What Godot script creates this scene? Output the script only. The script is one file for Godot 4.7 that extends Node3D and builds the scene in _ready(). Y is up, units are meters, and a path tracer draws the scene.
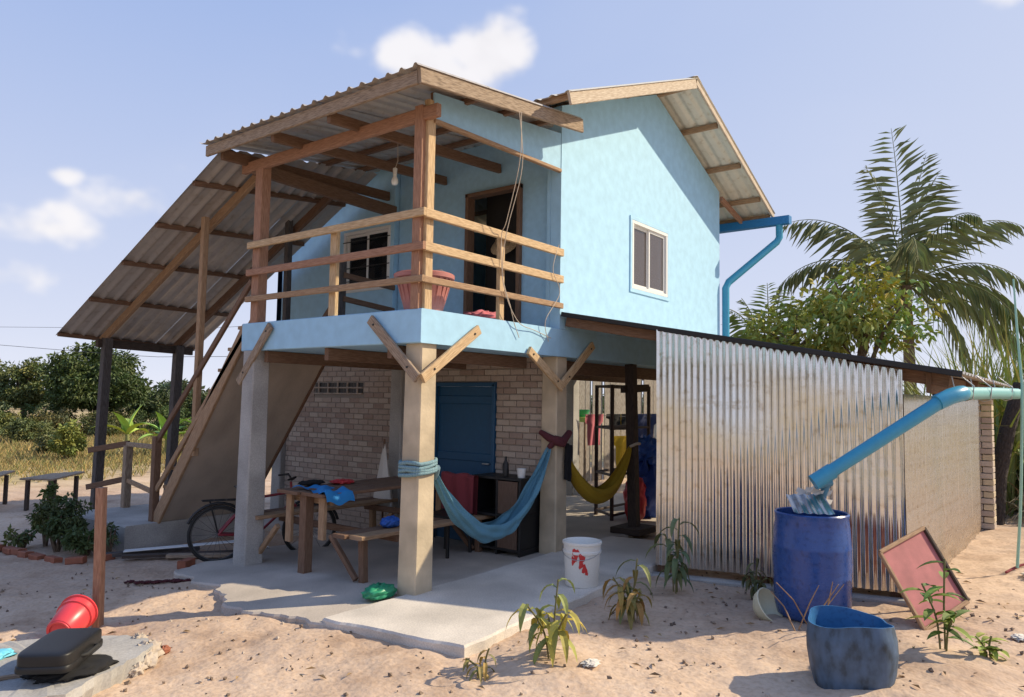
extends Node3D
# A blue two-storey village house on concrete posts with a tin shed, in a sandy yard.
# x runs along the sunlit gable side, -z along the balcony side; units are metres.

var M := {}
var T := {}
var rng := RandomNumberGenerator.new()
var used := {}

# ------------------------------------------------------------------ mesh builder
class MB:
	var v := PackedVector3Array()
	var n := PackedVector3Array()
	var t := PackedVector2Array()
	var c := PackedColorArray()
	var col := Color(1, 1, 1)
	var uo := Vector2.ZERO
	func tri(a: Vector3, b: Vector3, d: Vector3, na: Vector3, nb: Vector3, nd: Vector3, ta := Vector2.ZERO, tb := Vector2.ZERO, td := Vector2.ZERO):
		v.append(a); v.append(d); v.append(b)
		n.append(na); n.append(nd); n.append(nb)
		t.append(ta + uo); t.append(td + uo); t.append(tb + uo)
		c.append(col); c.append(col); c.append(col)
	func quad(a: Vector3, b: Vector3, d: Vector3, e: Vector3, ta := Vector2.ZERO, tb := Vector2(1, 0), td := Vector2(1, 1), te := Vector2(0, 1)):
		var m := (d - a).cross(e - b).normalized()
		tri(a, b, d, m, m, m, ta, tb, td)
		tri(a, d, e, m, m, m, ta, td, te)
	# a bar with chamfered edges from p to q; w runs sideways, h along up
	func beam(p: Vector3, q: Vector3, w: float, h: float, up := Vector3.UP, bev := 0.006, w2 := -1.0, h2 := -1.0):
		var d := (q - p).normalized()
		if absf(d.dot(up)) > 0.98:
			up = Vector3(0, 0, 1) if absf(d.z) < 0.7 else Vector3(1, 0, 0)
		var s := d.cross(up).normalized()
		var u := s.cross(d)
		var ln := p.distance_to(q)
		if w2 < 0: w2 = w
		if h2 < 0: h2 = h
		var a := []
		var b := []
		for k in 2:
			var x := (w if k == 0 else w2) * 0.5
			var y := (h if k == 0 else h2) * 0.5
			var o := p if k == 0 else q
			for g in [[x - bev, -y], [x, -y + bev], [x, y - bev], [x - bev, y], [-x + bev, y], [-x, y - bev], [-x, -y + bev], [-x + bev, -y]]:
				(a if k == 0 else b).append(o + s * g[0] + u * g[1])
		var vv := 0.0
		for i in 8:
			var j := (i + 1) % 8
			var l: float = a[i].distance_to(a[j])
			quad(a[j], a[i], b[i], b[j], Vector2(0, vv + l), Vector2(0, vv), Vector2(ln, vv), Vector2(ln, vv + l))
			vv += l
		for i in range(1, 7):
			tri(a[0], a[i], a[i + 1], -d, -d, -d, Vector2(0, 0), Vector2(0.02, a[0].distance_to(a[i])), Vector2(0.02, 0.05))
			tri(b[0], b[i + 1], b[i], d, d, d, Vector2(0, 0), Vector2(0.02, 0.05), Vector2(0.02, b[0].distance_to(b[i])))
	func box(c0: Vector3, size: Vector3, bev := 0.006, basis := Basis()):
		var ax := 0
		if size.y > size[ax]: ax = 1
		if size.z > size[ax]: ax = 2
		var d: Vector3 = basis[ax]
		var half := d * size[ax] * 0.5
		if ax == 0: beam(c0 - half, c0 + half, size.z, size.y, basis.y, bev)
		elif ax == 1: beam(c0 - half, c0 + half, size.x, size.z, basis.z, bev)
		else: beam(c0 - half, c0 + half, size.x, size.y, basis.y, bev)
	# a flat plate: outline runs counter-clockwise seen from its front; dep points to the back
	func plate(p: Array, dep: Vector3):
		var m := Vector3.ZERO
		for i in p.size(): m += (p[i] as Vector3).cross(p[(i + 1) % p.size()])
		m = m.normalized()
		for i in range(1, p.size() - 1):
			tri(p[0], p[i], p[i + 1], m, m, m)
			tri(p[0] + dep, p[i + 1] + dep, p[i] + dep, -m, -m, -m)
		for i in p.size():
			var j: int = (i + 1) % p.size()
			quad(p[i] + dep, p[j] + dep, p[j], p[i])
	func tube(pts: Array, radii, sides := 10, caps := true, flat := 1.0):
		var rings := []
		var nor := []
		var up := Vector3.UP
		var along := 0.0
		var lens := []
		for i in pts.size():
			var p: Vector3 = pts[i]
			var d: Vector3 = ((pts[mini(i + 1, pts.size() - 1)] as Vector3) - (pts[maxi(i - 1, 0)] as Vector3)).normalized()
			if i == 0 and absf(d.dot(up)) > 0.9: up = Vector3(1, 0, 0)
			var s := d.cross(up).normalized()
			up = s.cross(d).normalized()
			var r: float = radii[i] if radii is Array else radii
			var ring := []
			var rn := []
			for k in sides + 1:
				var a := TAU * k / sides
				var o := s * cos(a) + up * sin(a) * flat
				ring.append(p + o * r)
				rn.append(o.normalized())
			rings.append(ring)
			nor.append(rn)
			if i > 0: along += p.distance_to(pts[i - 1])
			lens.append(along)
		for i in pts.size() - 1:
			for k in sides:
				var r0: float = radii[i] if radii is Array else radii
				var t0 := Vector2(lens[i], TAU * r0 * k / sides)
				var t1 := Vector2(lens[i + 1], TAU * r0 * k / sides)
				var t2 := Vector2(lens[i + 1], TAU * r0 * (k + 1) / sides)
				var t3 := Vector2(lens[i], TAU * r0 * (k + 1) / sides)
				tri(rings[i][k], rings[i + 1][k], rings[i + 1][k + 1], nor[i][k], nor[i + 1][k], nor[i + 1][k + 1], t0, t1, t2)
				tri(rings[i][k], rings[i + 1][k + 1], rings[i][k + 1], nor[i][k], nor[i + 1][k + 1], nor[i][k + 1], t0, t2, t3)
		if caps:
			for e in 2:
				var i := 0 if e == 0 else pts.size() - 1
				var d: Vector3 = ((pts[0] as Vector3) - (pts[1] as Vector3)).normalized() if e == 0 else ((pts[i] as Vector3) - (pts[i - 1] as Vector3)).normalized()
				for k in sides:
					if e == 0: tri(pts[i], rings[i][k], rings[i][k + 1], d, d, d)
					else: tri(pts[i], rings[i][k + 1], rings[i][k], d, d, d)
	# profile points are (radius, height); runs from outside bottom upwards
	func lathe(prof: Array, sides := 28, at := Transform3D(), wob := 0.0):
		for i in prof.size() - 1:
			var a: Vector2 = prof[i]
			var b: Vector2 = prof[i + 1]
			var d := (b - a).normalized()
			var nn := Vector2(d.y, -d.x)
			var na := nn
			var nb := nn
			if i > 0:
				var d0 := (a - (prof[i - 1] as Vector2)).normalized()
				if d0.dot(d) > 0.7: na = (nn + Vector2(d0.y, -d0.x)).normalized()
			if i < prof.size() - 2:
				var d1 := ((prof[i + 2] as Vector2) - b).normalized()
				if d1.dot(d) > 0.7: nb = (nn + Vector2(d1.y, -d1.x)).normalized()
			for k in sides:
				var a0 := TAU * k / sides
				var a1 := TAU * (k + 1) / sides
				var w0 := 1.0 + wob * sin(a0 * 3.0 + 1.0)
				var w1 := 1.0 + wob * sin(a1 * 3.0 + 1.0)
				var e0 := Vector3(cos(a0) * w0, 0, sin(a0) * w0)
				var e1 := Vector3(cos(a1) * w1, 0, sin(a1) * w1)
				var y := Vector3.UP
				var p0 := at * (e0 * a.x + y * a.y)
				var p1 := at * (e1 * a.x + y * a.y)
				var p2 := at * (e1 * b.x + y * b.y)
				var p3 := at * (e0 * b.x + y * b.y)
				var bs := at.basis
				var u0 := Vector2(a0, a.y)
				var u1 := Vector2(a1, a.y)
				var u2 := Vector2(a1, b.y)
				var u3 := Vector2(a0, b.y)
				if a.x > 1e-5: tri(p0, p2, p1, (bs * (e0 * na.x + y * na.y)).normalized(), (bs * (e1 * nb.x + y * nb.y)).normalized(), (bs * (e1 * na.x + y * na.y)).normalized(), u0, u2, u1)
				if b.x > 1e-5: tri(p0, p3, p2, (bs * (e0 * na.x + y * na.y)).normalized(), (bs * (e0 * nb.x + y * nb.y)).normalized(), (bs * (e1 * nb.x + y * nb.y)).normalized(), u0, u3, u2)
	# a smooth sheet over (0..1, 0..1)
	func grid(f: Callable, nu: int, nv: int, us := 1.0, vs := 1.0):
		var p := []
		for j in nv + 1:
			for i in nu + 1:
				p.append(f.call(float(i) / nu, float(j) / nv))
		var nn := []
		for j in nv + 1:
			for i in nu + 1:
				var du: Vector3 = p[j * (nu + 1) + mini(i + 1, nu)] - p[j * (nu + 1) + maxi(i - 1, 0)]
				var dv: Vector3 = p[mini(j + 1, nv) * (nu + 1) + i] - p[maxi(j - 1, 0) * (nu + 1) + i]
				nn.append(du.cross(dv).normalized())
		for j in nv:
			for i in nu:
				var a := j * (nu + 1) + i
				var b := a + 1
				var d := b + nu + 1
				var e := a + nu + 1
				var ta := Vector2(us * i / nu, vs * j / nv)
				var td := Vector2(us * (i + 1) / nu, vs * (j + 1) / nv)
				tri(p[a], p[b], p[d], nn[a], nn[b], nn[d], ta, Vector2(td.x, ta.y), td)
				tri(p[a], p[d], p[e], nn[a], nn[d], nn[e], ta, td, Vector2(ta.x, td.y))
	# a folded pointed leaf
	func leaf(b: Vector3, d: Vector3, side: Vector3, ln: float, wd: float, droop := 0.25, fold := 0.2):
		var up := side.cross(d).normalized()
		var m := b + d * ln * 0.45 - up * droop * ln * 0.1
		var e := b + d * ln - up * droop * ln
		var l := m + side * wd * 0.5 + up * wd * fold
		var r := m - side * wd * 0.5 + up * wd * fold
		var n1 := (l - b).cross(e - b).normalized() * -1.0
		var n2 := (e - b).cross(r - b).normalized() * -1.0
		tri(b, e, l, n1, n1, n1)
		tri(b, r, e, n2, n2, n2)
	func mesh() -> ArrayMesh:
		var a := []
		a.resize(Mesh.ARRAY_MAX)
		a[Mesh.ARRAY_VERTEX] = v
		a[Mesh.ARRAY_NORMAL] = n
		a[Mesh.ARRAY_TEX_UV] = t
		a[Mesh.ARRAY_COLOR] = c
		var m := ArrayMesh.new()
		m.add_surface_from_arrays(Mesh.PRIMITIVE_TRIANGLES, a)
		return m

# ------------------------------------------------------------------ object helpers
func numbered(called: String) -> String:
	used[called] = used.get(called, -1) + 1
	return called if used[called] == 0 else "%s_%03d" % [called, used[called]]

func thing(called: String, label: String, category: String, at := Vector3.ZERO, group := "", turn := 0.0) -> Node3D:
	var o := Node3D.new()
	o.name = numbered(called)
	add_child(o)
	o.position = at
	o.rotation.y = turn
	o.set_meta("label", label)
	o.set_meta("category", category)
	if group: o.set_meta("group", group)
	return o

func obj(called: String, b, m: Material, parent: Node3D, label := "") -> MeshInstance3D:
	var o := MeshInstance3D.new()
	o.name = called
	o.mesh = b.mesh() if b is MB else b
	o.material_override = m
	parent.add_child(o, true)
	if label: o.set_meta("label", label)
	return o

func solo(called: String, b, m: Material, label: String, category: String, group := "") -> MeshInstance3D:
	var o := MeshInstance3D.new()
	o.name = numbered(called)
	o.mesh = b.mesh() if b is MB else b
	o.material_override = m
	add_child(o)
	o.set_meta("label", label)
	o.set_meta("category", category)
	if group: o.set_meta("group", group)
	return o

func struct(called: String, b, m: Material, kind := "structure") -> MeshInstance3D:
	var o := MeshInstance3D.new()
	o.name = numbered(called)
	o.mesh = b.mesh() if b is MB else b
	o.material_override = m
	add_child(o)
	o.set_meta("kind", kind)
	return o

func empty(called: String, parent: Node3D) -> Node3D:
	var o := Node3D.new()
	o.name = called
	parent.add_child(o, true)
	return o

func bm() -> MB:
	var b := MB.new()
	b.uo = Vector2(rng.randf() * 9.0, rng.randf() * 9.0)
	return b

func bar(called: String, parent: Node3D, p: Vector3, q: Vector3, w: float, h: float, m: Material, up := Vector3.UP, bev := 0.006) -> MeshInstance3D:
	var b := bm()
	b.beam(p, q, w, h, up, bev)
	return obj(called, b, m, parent)

func block(called: String, parent: Node3D, lo: Vector3, hi: Vector3, m: Material, bev := 0.006) -> MeshInstance3D:
	var b := bm()
	b.box((lo + hi) * 0.5, hi - lo, bev)
	return obj(called, b, m, parent)

func slope(x: float, z: float) -> float:
	return 0.182 * tanh((x + z) / 7.0)

# ------------------------------------------------------------------ textures and materials
func noise_tex(seed_: int, freq: float, lo: Color, hi: Color, octaves := 4, size := 512, kind := FastNoiseLite.TYPE_SIMPLEX_SMOOTH, mid = null, at := 0.5) -> NoiseTexture2D:
	var f := FastNoiseLite.new()
	f.seed = seed_
	f.noise_type = kind
	f.frequency = freq
	f.fractal_octaves = octaves
	var g := Gradient.new()
	g.set_color(0, lo)
	g.set_color(1, hi)
	if mid != null: g.add_point(at, mid)
	var t := NoiseTexture2D.new()
	t.width = size
	t.height = size
	t.seamless = true
	t.noise = f
	t.color_ramp = g
	return t

func grey(a: float) -> Color:
	return Color(a, a, a)

func mat(key: String, lin: Color, rough := 0.85, o := {}) -> StandardMaterial3D:
	var m := StandardMaterial3D.new()
	m.resource_name = key
	m.albedo_color = lin.linear_to_srgb()
	m.roughness = rough
	if o.has("tex"): m.albedo_texture = T[o.tex]
	if o.has("metal"): m.metallic = o.metal
	if o.has("rtex"): m.roughness_texture = T[o.rtex]
	if o.has("spec"): m.metallic_specular = o.spec
	if o.has("bump"):
		m.heightmap_enabled = true
		m.heightmap_texture = T[o.bump]
		m.heightmap_scale = o.get("relief", 0.3)
	if o.has("detail"):
		m.detail_enabled = true
		m.detail_albedo = T[o.detail]
		m.detail_blend_mode = BaseMaterial3D.BLEND_MODE_MUL
		m.detail_uv_layer = BaseMaterial3D.DETAIL_UV_2
		m.uv2_triplanar = true
		m.uv2_world_triplanar = true
		m.uv2_scale = Vector3.ONE * o.get("dscale", 0.3)
	var s = o.get("scale", 1.0)
	m.uv1_scale = s if s is Vector3 else Vector3.ONE * float(s)
	if o.get("tri", false):
		m.uv1_triplanar = true
		m.uv1_world_triplanar = o.get("world", true)
	if o.get("vc", false): m.vertex_color_use_as_albedo = true
	if o.has("back"):
		m.backlight_enabled = true
		m.backlight = o.back
	if o.has("rim"):
		m.rim_enabled = true
		m.rim = o.rim
		m.rim_tint = 0.6
	M[key] = m
	return m

func make_materials():
	T.mottle = noise_tex(3, 0.03, grey(0.93), grey(1.0), 6)
	T.patch = noise_tex(5, 0.006, grey(0.80), grey(1.0), 6)
	T.fine = noise_tex(7, 0.05, grey(0.84), grey(1.0), 4)
	T.grain = noise_tex(11, 0.028, Color(0.76, 0.71, 0.67), Color(1, 1, 1), 5)
	T.weather = noise_tex(13, 0.03, Color(0.58, 0.55, 0.53), Color(1, 1, 1), 5, 512, FastNoiseLite.TYPE_SIMPLEX_SMOOTH, Color(0.88, 0.84, 0.80), 0.5)
	T.bumpf = noise_tex(17, 0.06, Color(0, 0, 0), Color(1, 1, 1), 5)
	T.bumpc = noise_tex(19, 0.018, Color(0, 0, 0), Color(1, 1, 1), 5)
	T.sand = noise_tex(23, 0.03, Color(0.86, 0.83, 0.80), Color(1, 1, 1), 6, 1024, FastNoiseLite.TYPE_SIMPLEX_SMOOTH, Color(0.96, 0.95, 0.94), 0.45)
	T.soil = noise_tex(29, 0.010, Color(0.78, 0.73, 0.69), Color(1, 1, 1), 6, 1024, FastNoiseLite.TYPE_SIMPLEX_SMOOTH, Color(0.96, 0.94, 0.92), 0.42)
	T.rust = noise_tex(31, 0.02, Color(0.80, 0.74, 0.66), Color(1, 1, 1), 6, 512, FastNoiseLite.TYPE_SIMPLEX_SMOOTH, Color(0.97, 0.965, 0.955), 0.30)
	T.spangle = noise_tex(37, 0.05, grey(0.92), grey(1.0), 2, 512, FastNoiseLite.TYPE_CELLULAR)
	T.rough = noise_tex(41, 0.02, grey(0.45), grey(0.95), 4)
	T.cloth = noise_tex(43, 0.05, Color(0.25, 0.42, 0.50), Color(1, 1, 1), 4, 512, FastNoiseLite.TYPE_SIMPLEX_SMOOTH, Color(0.7, 0.85, 0.9), 0.5)
	T.scuff = noise_tex(47, 0.02, Color(0.62, 0.64, 0.68), Color(1, 1, 1), 6, 512, FastNoiseLite.TYPE_SIMPLEX_SMOOTH, Color(0.92, 0.94, 0.97), 0.4)
	T.grime = noise_tex(53, 0.016, Color(0.40, 0.40, 0.36), Color(1, 1, 1), 6, 512, FastNoiseLite.TYPE_SIMPLEX_SMOOTH, Color(0.8, 0.8, 0.78), 0.42)
	var W := Vector3(0.5, 5.0, 1)
	mat("wood_red", Color(0.46, 0.26, 0.17), 0.8, {"tex": "grain", "scale": W, "bump": "bumpf", "relief": 0.15})
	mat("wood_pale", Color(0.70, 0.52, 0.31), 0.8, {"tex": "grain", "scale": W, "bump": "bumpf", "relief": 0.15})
	mat("wood_cream", Color(0.66, 0.58, 0.47), 0.85, {"tex": "grain", "scale": W, "bump": "bumpf", "relief": 0.1})
	mat("wood_tan", Color(0.46, 0.31, 0.19), 0.82, {"tex": "grain", "scale": W, "bump": "bumpf", "relief": 0.15})
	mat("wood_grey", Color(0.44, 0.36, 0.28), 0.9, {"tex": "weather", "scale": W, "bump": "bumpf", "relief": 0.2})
	mat("wood_brown", Color(0.23, 0.14, 0.09), 0.85, {"tex": "grain", "scale": W, "bump": "bumpf", "relief": 0.15})
	mat("wood_dark", Color(0.085, 0.065, 0.055), 0.85, {"tex": "weather", "scale": W, "bump": "bumpf", "relief": 0.2})
	mat("wood_slate", Color(0.12, 0.115, 0.12), 0.85, {"tex": "weather", "scale": W, "bump": "bumpf", "relief": 0.2})
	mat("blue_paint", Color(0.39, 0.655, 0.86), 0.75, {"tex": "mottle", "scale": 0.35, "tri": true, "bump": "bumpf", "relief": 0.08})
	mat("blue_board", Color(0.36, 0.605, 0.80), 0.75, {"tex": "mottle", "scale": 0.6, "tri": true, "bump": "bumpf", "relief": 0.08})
	mat("concrete", Color(0.62, 0.51, 0.36), 0.92, {"tex": "patch", "scale": 0.7, "tri": true, "bump": "bumpf", "relief": 0.15})
	mat("concrete_grey", Color(0.56, 0.54, 0.51), 0.92, {"tex": "patch", "scale": 0.5, "tri": true, "bump": "bumpf", "relief": 0.15, "detail": "fine", "dscale": 1.7})
	mat("apron", Color(0.90, 0.82, 0.72), 0.88, {"tex": "patch", "scale": 0.33, "tri": true, "bump": "bumpf", "relief": 0.15, "detail": "fine", "dscale": 2.1})
	mat("floor", Color(0.70, 0.615, 0.53), 0.88, {"tex": "patch", "scale": 0.33, "tri": true, "bump": "bumpf", "relief": 0.15, "detail": "fine", "dscale": 2.1})
	mat("render", Color(0.56, 0.475, 0.39), 0.9, {"tex": "patch", "scale": 0.6, "tri": true, "bump": "bumpf", "relief": 0.3})
	mat("brick", Color(0.45, 0.36, 0.30), 0.92, {"tex": "mottle", "scale": 2.0, "tri": true, "bump": "bumpf", "relief": 0.3})
	mat("brick_pale", Color(0.52, 0.435, 0.365), 0.92, {"tex": "mottle", "scale": 2.0, "tri": true, "bump": "bumpf", "relief": 0.3})
	mat("brick_deep", Color(0.38, 0.285, 0.235), 0.92, {"tex": "mottle", "scale": 2.0, "tri": true, "bump": "bumpf", "relief": 0.3})
	mat("brick_red", Color(0.36, 0.13, 0.075), 0.92, {"tex": "patch", "scale": 3.0, "tri": true, "bump": "bumpf", "relief": 0.4})
	mat("mortar", Color(0.33, 0.29, 0.25), 0.95, {"tex": "fine", "scale": 1.5, "tri": true})
	mat("tin", Color(0.84, 0.84, 0.84), 0.26, {"tex": "rust", "metal": 1.0, "rtex": "rough", "scale": 0.7, "tri": true, "detail": "spangle", "dscale": 3.0})
	mat("tin_dull", Color(0.74, 0.72, 0.69), 0.36, {"tex": "rust", "metal": 1.0, "rtex": "rough", "scale": 0.9, "tri": true, "detail": "spangle", "dscale": 2.0})
	mat("roof_tin", Color(0.58, 0.54, 0.50), 0.5, {"tex": "rust", "metal": 0.35, "scale": 0.8, "tri": true, "detail": "mottle", "dscale": 0.5})
	mat("roof_pale", Color(0.72, 0.69, 0.60), 0.6, {"tex": "rust", "metal": 0.15, "scale": 0.7, "tri": true})
	mat("pvc", Color(0.05, 0.33, 0.52), 0.35, {"tex": "mottle", "scale": 1.2, "tri": true})
	mat("gutter", Color(0.02, 0.19, 0.46), 0.45, {"tex": "mottle", "scale": 1.2, "tri": true})
	mat("white", Color(0.78, 0.78, 0.76), 0.5, {"tex": "mottle", "scale": 3.0, "tri": true})
	mat("door_blue", Color(0.006, 0.075, 0.17), 0.5, {"tex": "mottle", "scale": 0.8, "tri": true})
	mat("black", Color(0.012, 0.012, 0.013), 0.5, {"tex": "fine", "scale": 2.0, "tri": true})
	mat("rubber", Color(0.018, 0.018, 0.018), 0.8)
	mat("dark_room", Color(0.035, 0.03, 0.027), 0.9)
	mat("dull_steel", Color(0.10, 0.10, 0.10), 0.5, {"metal": 0.6})
	mat("steel", Color(0.45, 0.45, 0.46), 0.35, {"metal": 0.9})
	mat("barrel", Color(0.03, 0.085, 0.29), 0.42, {"tex": "scuff", "scale": 1.6, "tri": true, "rtex": "rough", "bump": "bumpc", "relief": 0.12})
	mat("cut_barrel", Color(0.085, 0.15, 0.26), 0.55, {"tex": "grime", "scale": Vector3(1.6, 0.8, 1.6), "tri": true, "bump": "bumpc", "relief": 0.25})
	mat("cut_inside", Color(0.03, 0.16, 0.36), 0.5, {"tex": "scuff", "scale": 2.0, "tri": true})
	mat("pink_panel", Color(0.60, 0.20, 0.20), 0.7, {"tex": "patch", "scale": 2.2, "tri": true, "detail": "fine", "dscale": 6.0})
	mat("red_plastic", Color(0.75, 0.06, 0.075), 0.35, {"tex": "mottle", "scale": 3.0, "tri": true})
	mat("pink_plastic", Color(0.50, 0.20, 0.18), 0.5, {"tex": "mottle", "scale": 3.0, "tri": true})
	mat("pail", Color(0.80, 0.79, 0.74), 0.4, {"tex": "mottle", "scale": 3.5, "tri": true})
	mat("red_paint", Color(0.55, 0.03, 0.03), 0.45)
	mat("hammock_blue", Color(0.22, 0.38, 0.46), 0.9, {"tex": "cloth", "scale": Vector3(2.0, 6.0, 1), "rim": 0.3})
	mat("hammock_yellow", Color(0.50, 0.34, 0.02), 0.9, {"tex": "grain", "scale": Vector3(2.0, 6.0, 1)})
	mat("cloth_red", Color(0.22, 0.035, 0.045), 0.95, {"tex": "mottle", "scale": 5.0, "tri": true})
	mat("cloth_maroon", Color(0.10, 0.022, 0.028), 0.95, {"tex": "mottle", "scale": 5.0, "tri": true})
	mat("cloth_blue", Color(0.02, 0.24, 0.60), 0.8, {"tex": "mottle", "scale": 5.0, "tri": true})
	mat("cloth_black", Color(0.012, 0.012, 0.014), 0.95, {"tex": "fine", "scale": 4.0, "tri": true})
	mat("cloth_white", Color(0.70, 0.66, 0.60), 0.95, {"tex": "mottle", "scale": 4.0, "tri": true})
	mat("cloth_yellow", Color(0.62, 0.40, 0.03), 0.95, {"tex": "mottle", "scale": 4.0, "tri": true})
	mat("cloth_navy", Color(0.02, 0.03, 0.09), 0.95, {"tex": "mottle", "scale": 4.0, "tri": true})
	mat("cloth_pink", Color(0.55, 0.16, 0.20), 0.95, {"tex": "mottle", "scale": 4.0, "tri": true})
	mat("tarp_blue", Color(0.03, 0.09, 0.42), 0.6, {"tex": "scuff", "scale": 3.0, "tri": true})
	mat("green_plastic", Color(0.03, 0.30, 0.15), 0.4, {"tex": "mottle", "scale": 3.0, "tri": true})
	mat("hose_green", Color(0.28, 0.50, 0.42), 0.5)
	mat("cable", Color(0.55, 0.46, 0.36), 0.7)
	mat("line", Color(0.06, 0.06, 0.07), 0.7)
	mat("bulb", Color(0.85, 0.85, 0.82), 0.3)
	mat("paint_red_frame", Color(0.24, 0.02, 0.03), 0.4)
	mat("rack", Color(0.075, 0.045, 0.035), 0.6, {"tex": "fine", "scale": 3.0, "tri": true})
	mat("leaf", Color(1, 1, 1), 0.65, {"vc": true, "back": Color(0.42, 0.50, 0.14)})
	mat("straw", Color(1, 1, 1), 0.9, {"vc": true, "back": Color(0.25, 0.22, 0.12)})
	mat("bark", Color(0.20, 0.155, 0.115), 0.95, {"tex": "weather", "scale": Vector3(1.0, 2.0, 1), "bump": "bumpc", "relief": 1.5})
	mat("bark_dark", Color(0.06, 0.05, 0.045), 0.95, {"tex": "weather", "scale": Vector3(1.0, 2.0, 1), "bump": "bumpc", "relief": 1.5})
	mat("plank_grey", Color(0.52, 0.50, 0.47), 0.92, {"tex": "weather", "scale": W, "bump": "bumpf", "relief": 0.3})
	mat("gourd", Color(0.72, 0.69, 0.50), 0.5, {"tex": "mottle", "scale": 4.0, "tri": true})
	mat("stone", Color(1, 1, 1), 0.95, {"vc": true, "tex": "patch", "scale": 6.0, "tri": true})
	mat("ground", Color(1, 1, 1), 0.97, {"vc": true, "tex": "sand", "scale": 0.55, "tri": true, "bump": "bumpf", "relief": 0.55, "detail": "soil", "dscale": 0.11})
	var g := mat("glass", Color(0.13, 0.10, 0.085), 0.04)
	g.transparency = BaseMaterial3D.TRANSPARENCY_ALPHA
	g.albedo_color.a = 0.45
	var g2 := mat("glass_dark", Color(0.012, 0.012, 0.014), 0.04)
	g2.transparency = BaseMaterial3D.TRANSPARENCY_ALPHA
	g2.albedo_color.a = 0.7

# ------------------------------------------------------------------ camera, sky, sun
func make_view():
	var cam := Camera3D.new()
	cam.name = "camera"
	add_child(cam)
	cam.transform = Transform3D(Basis(Vector3(0.61183, 0.0159, 0.79083), Vector3(-0.06485, 0.99744, 0.03012), Vector3(-0.78832, -0.06972, 0.6113)).orthonormalized(), Vector3(-4.7634, 1.7444, 4.7236))
	cam.fov = 49.84
	cam.near = 0.05
	cam.far = 2000.0
	cam.current = true
	var sun := DirectionalLight3D.new()
	sun.name = "sun"
	sun.light_color = Color(1.0, 0.93, 0.80)
	sun.light_energy = 1.3
	sun.light_angular_distance = 0.6
	sun.shadow_enabled = true
	add_child(sun)
	sun.look_at_from_position(Vector3.ZERO, -Vector3(0.601, 0.594, 0.534), Vector3.UP)
	var env := Environment.new()
	env.background_mode = Environment.BG_SKY
	env.tonemap_mode = Environment.TONE_MAPPER_LINEAR
	env.tonemap_exposure = 1.4
	env.sdfgi_enabled = true
	env.ssao_enabled = true
	env.ssil_enabled = true
	var sm := PanoramaSkyMaterial.new()
	sm.panorama = sky_picture()
	sm.energy_multiplier = 0.77
	var sky := Sky.new()
	sky.sky_material = sm
	env.sky = sky
	env.background_energy_multiplier = 1.0
	var we := WorldEnvironment.new()
	we.name = "air"
	we.environment = env
	add_child(we)

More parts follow.
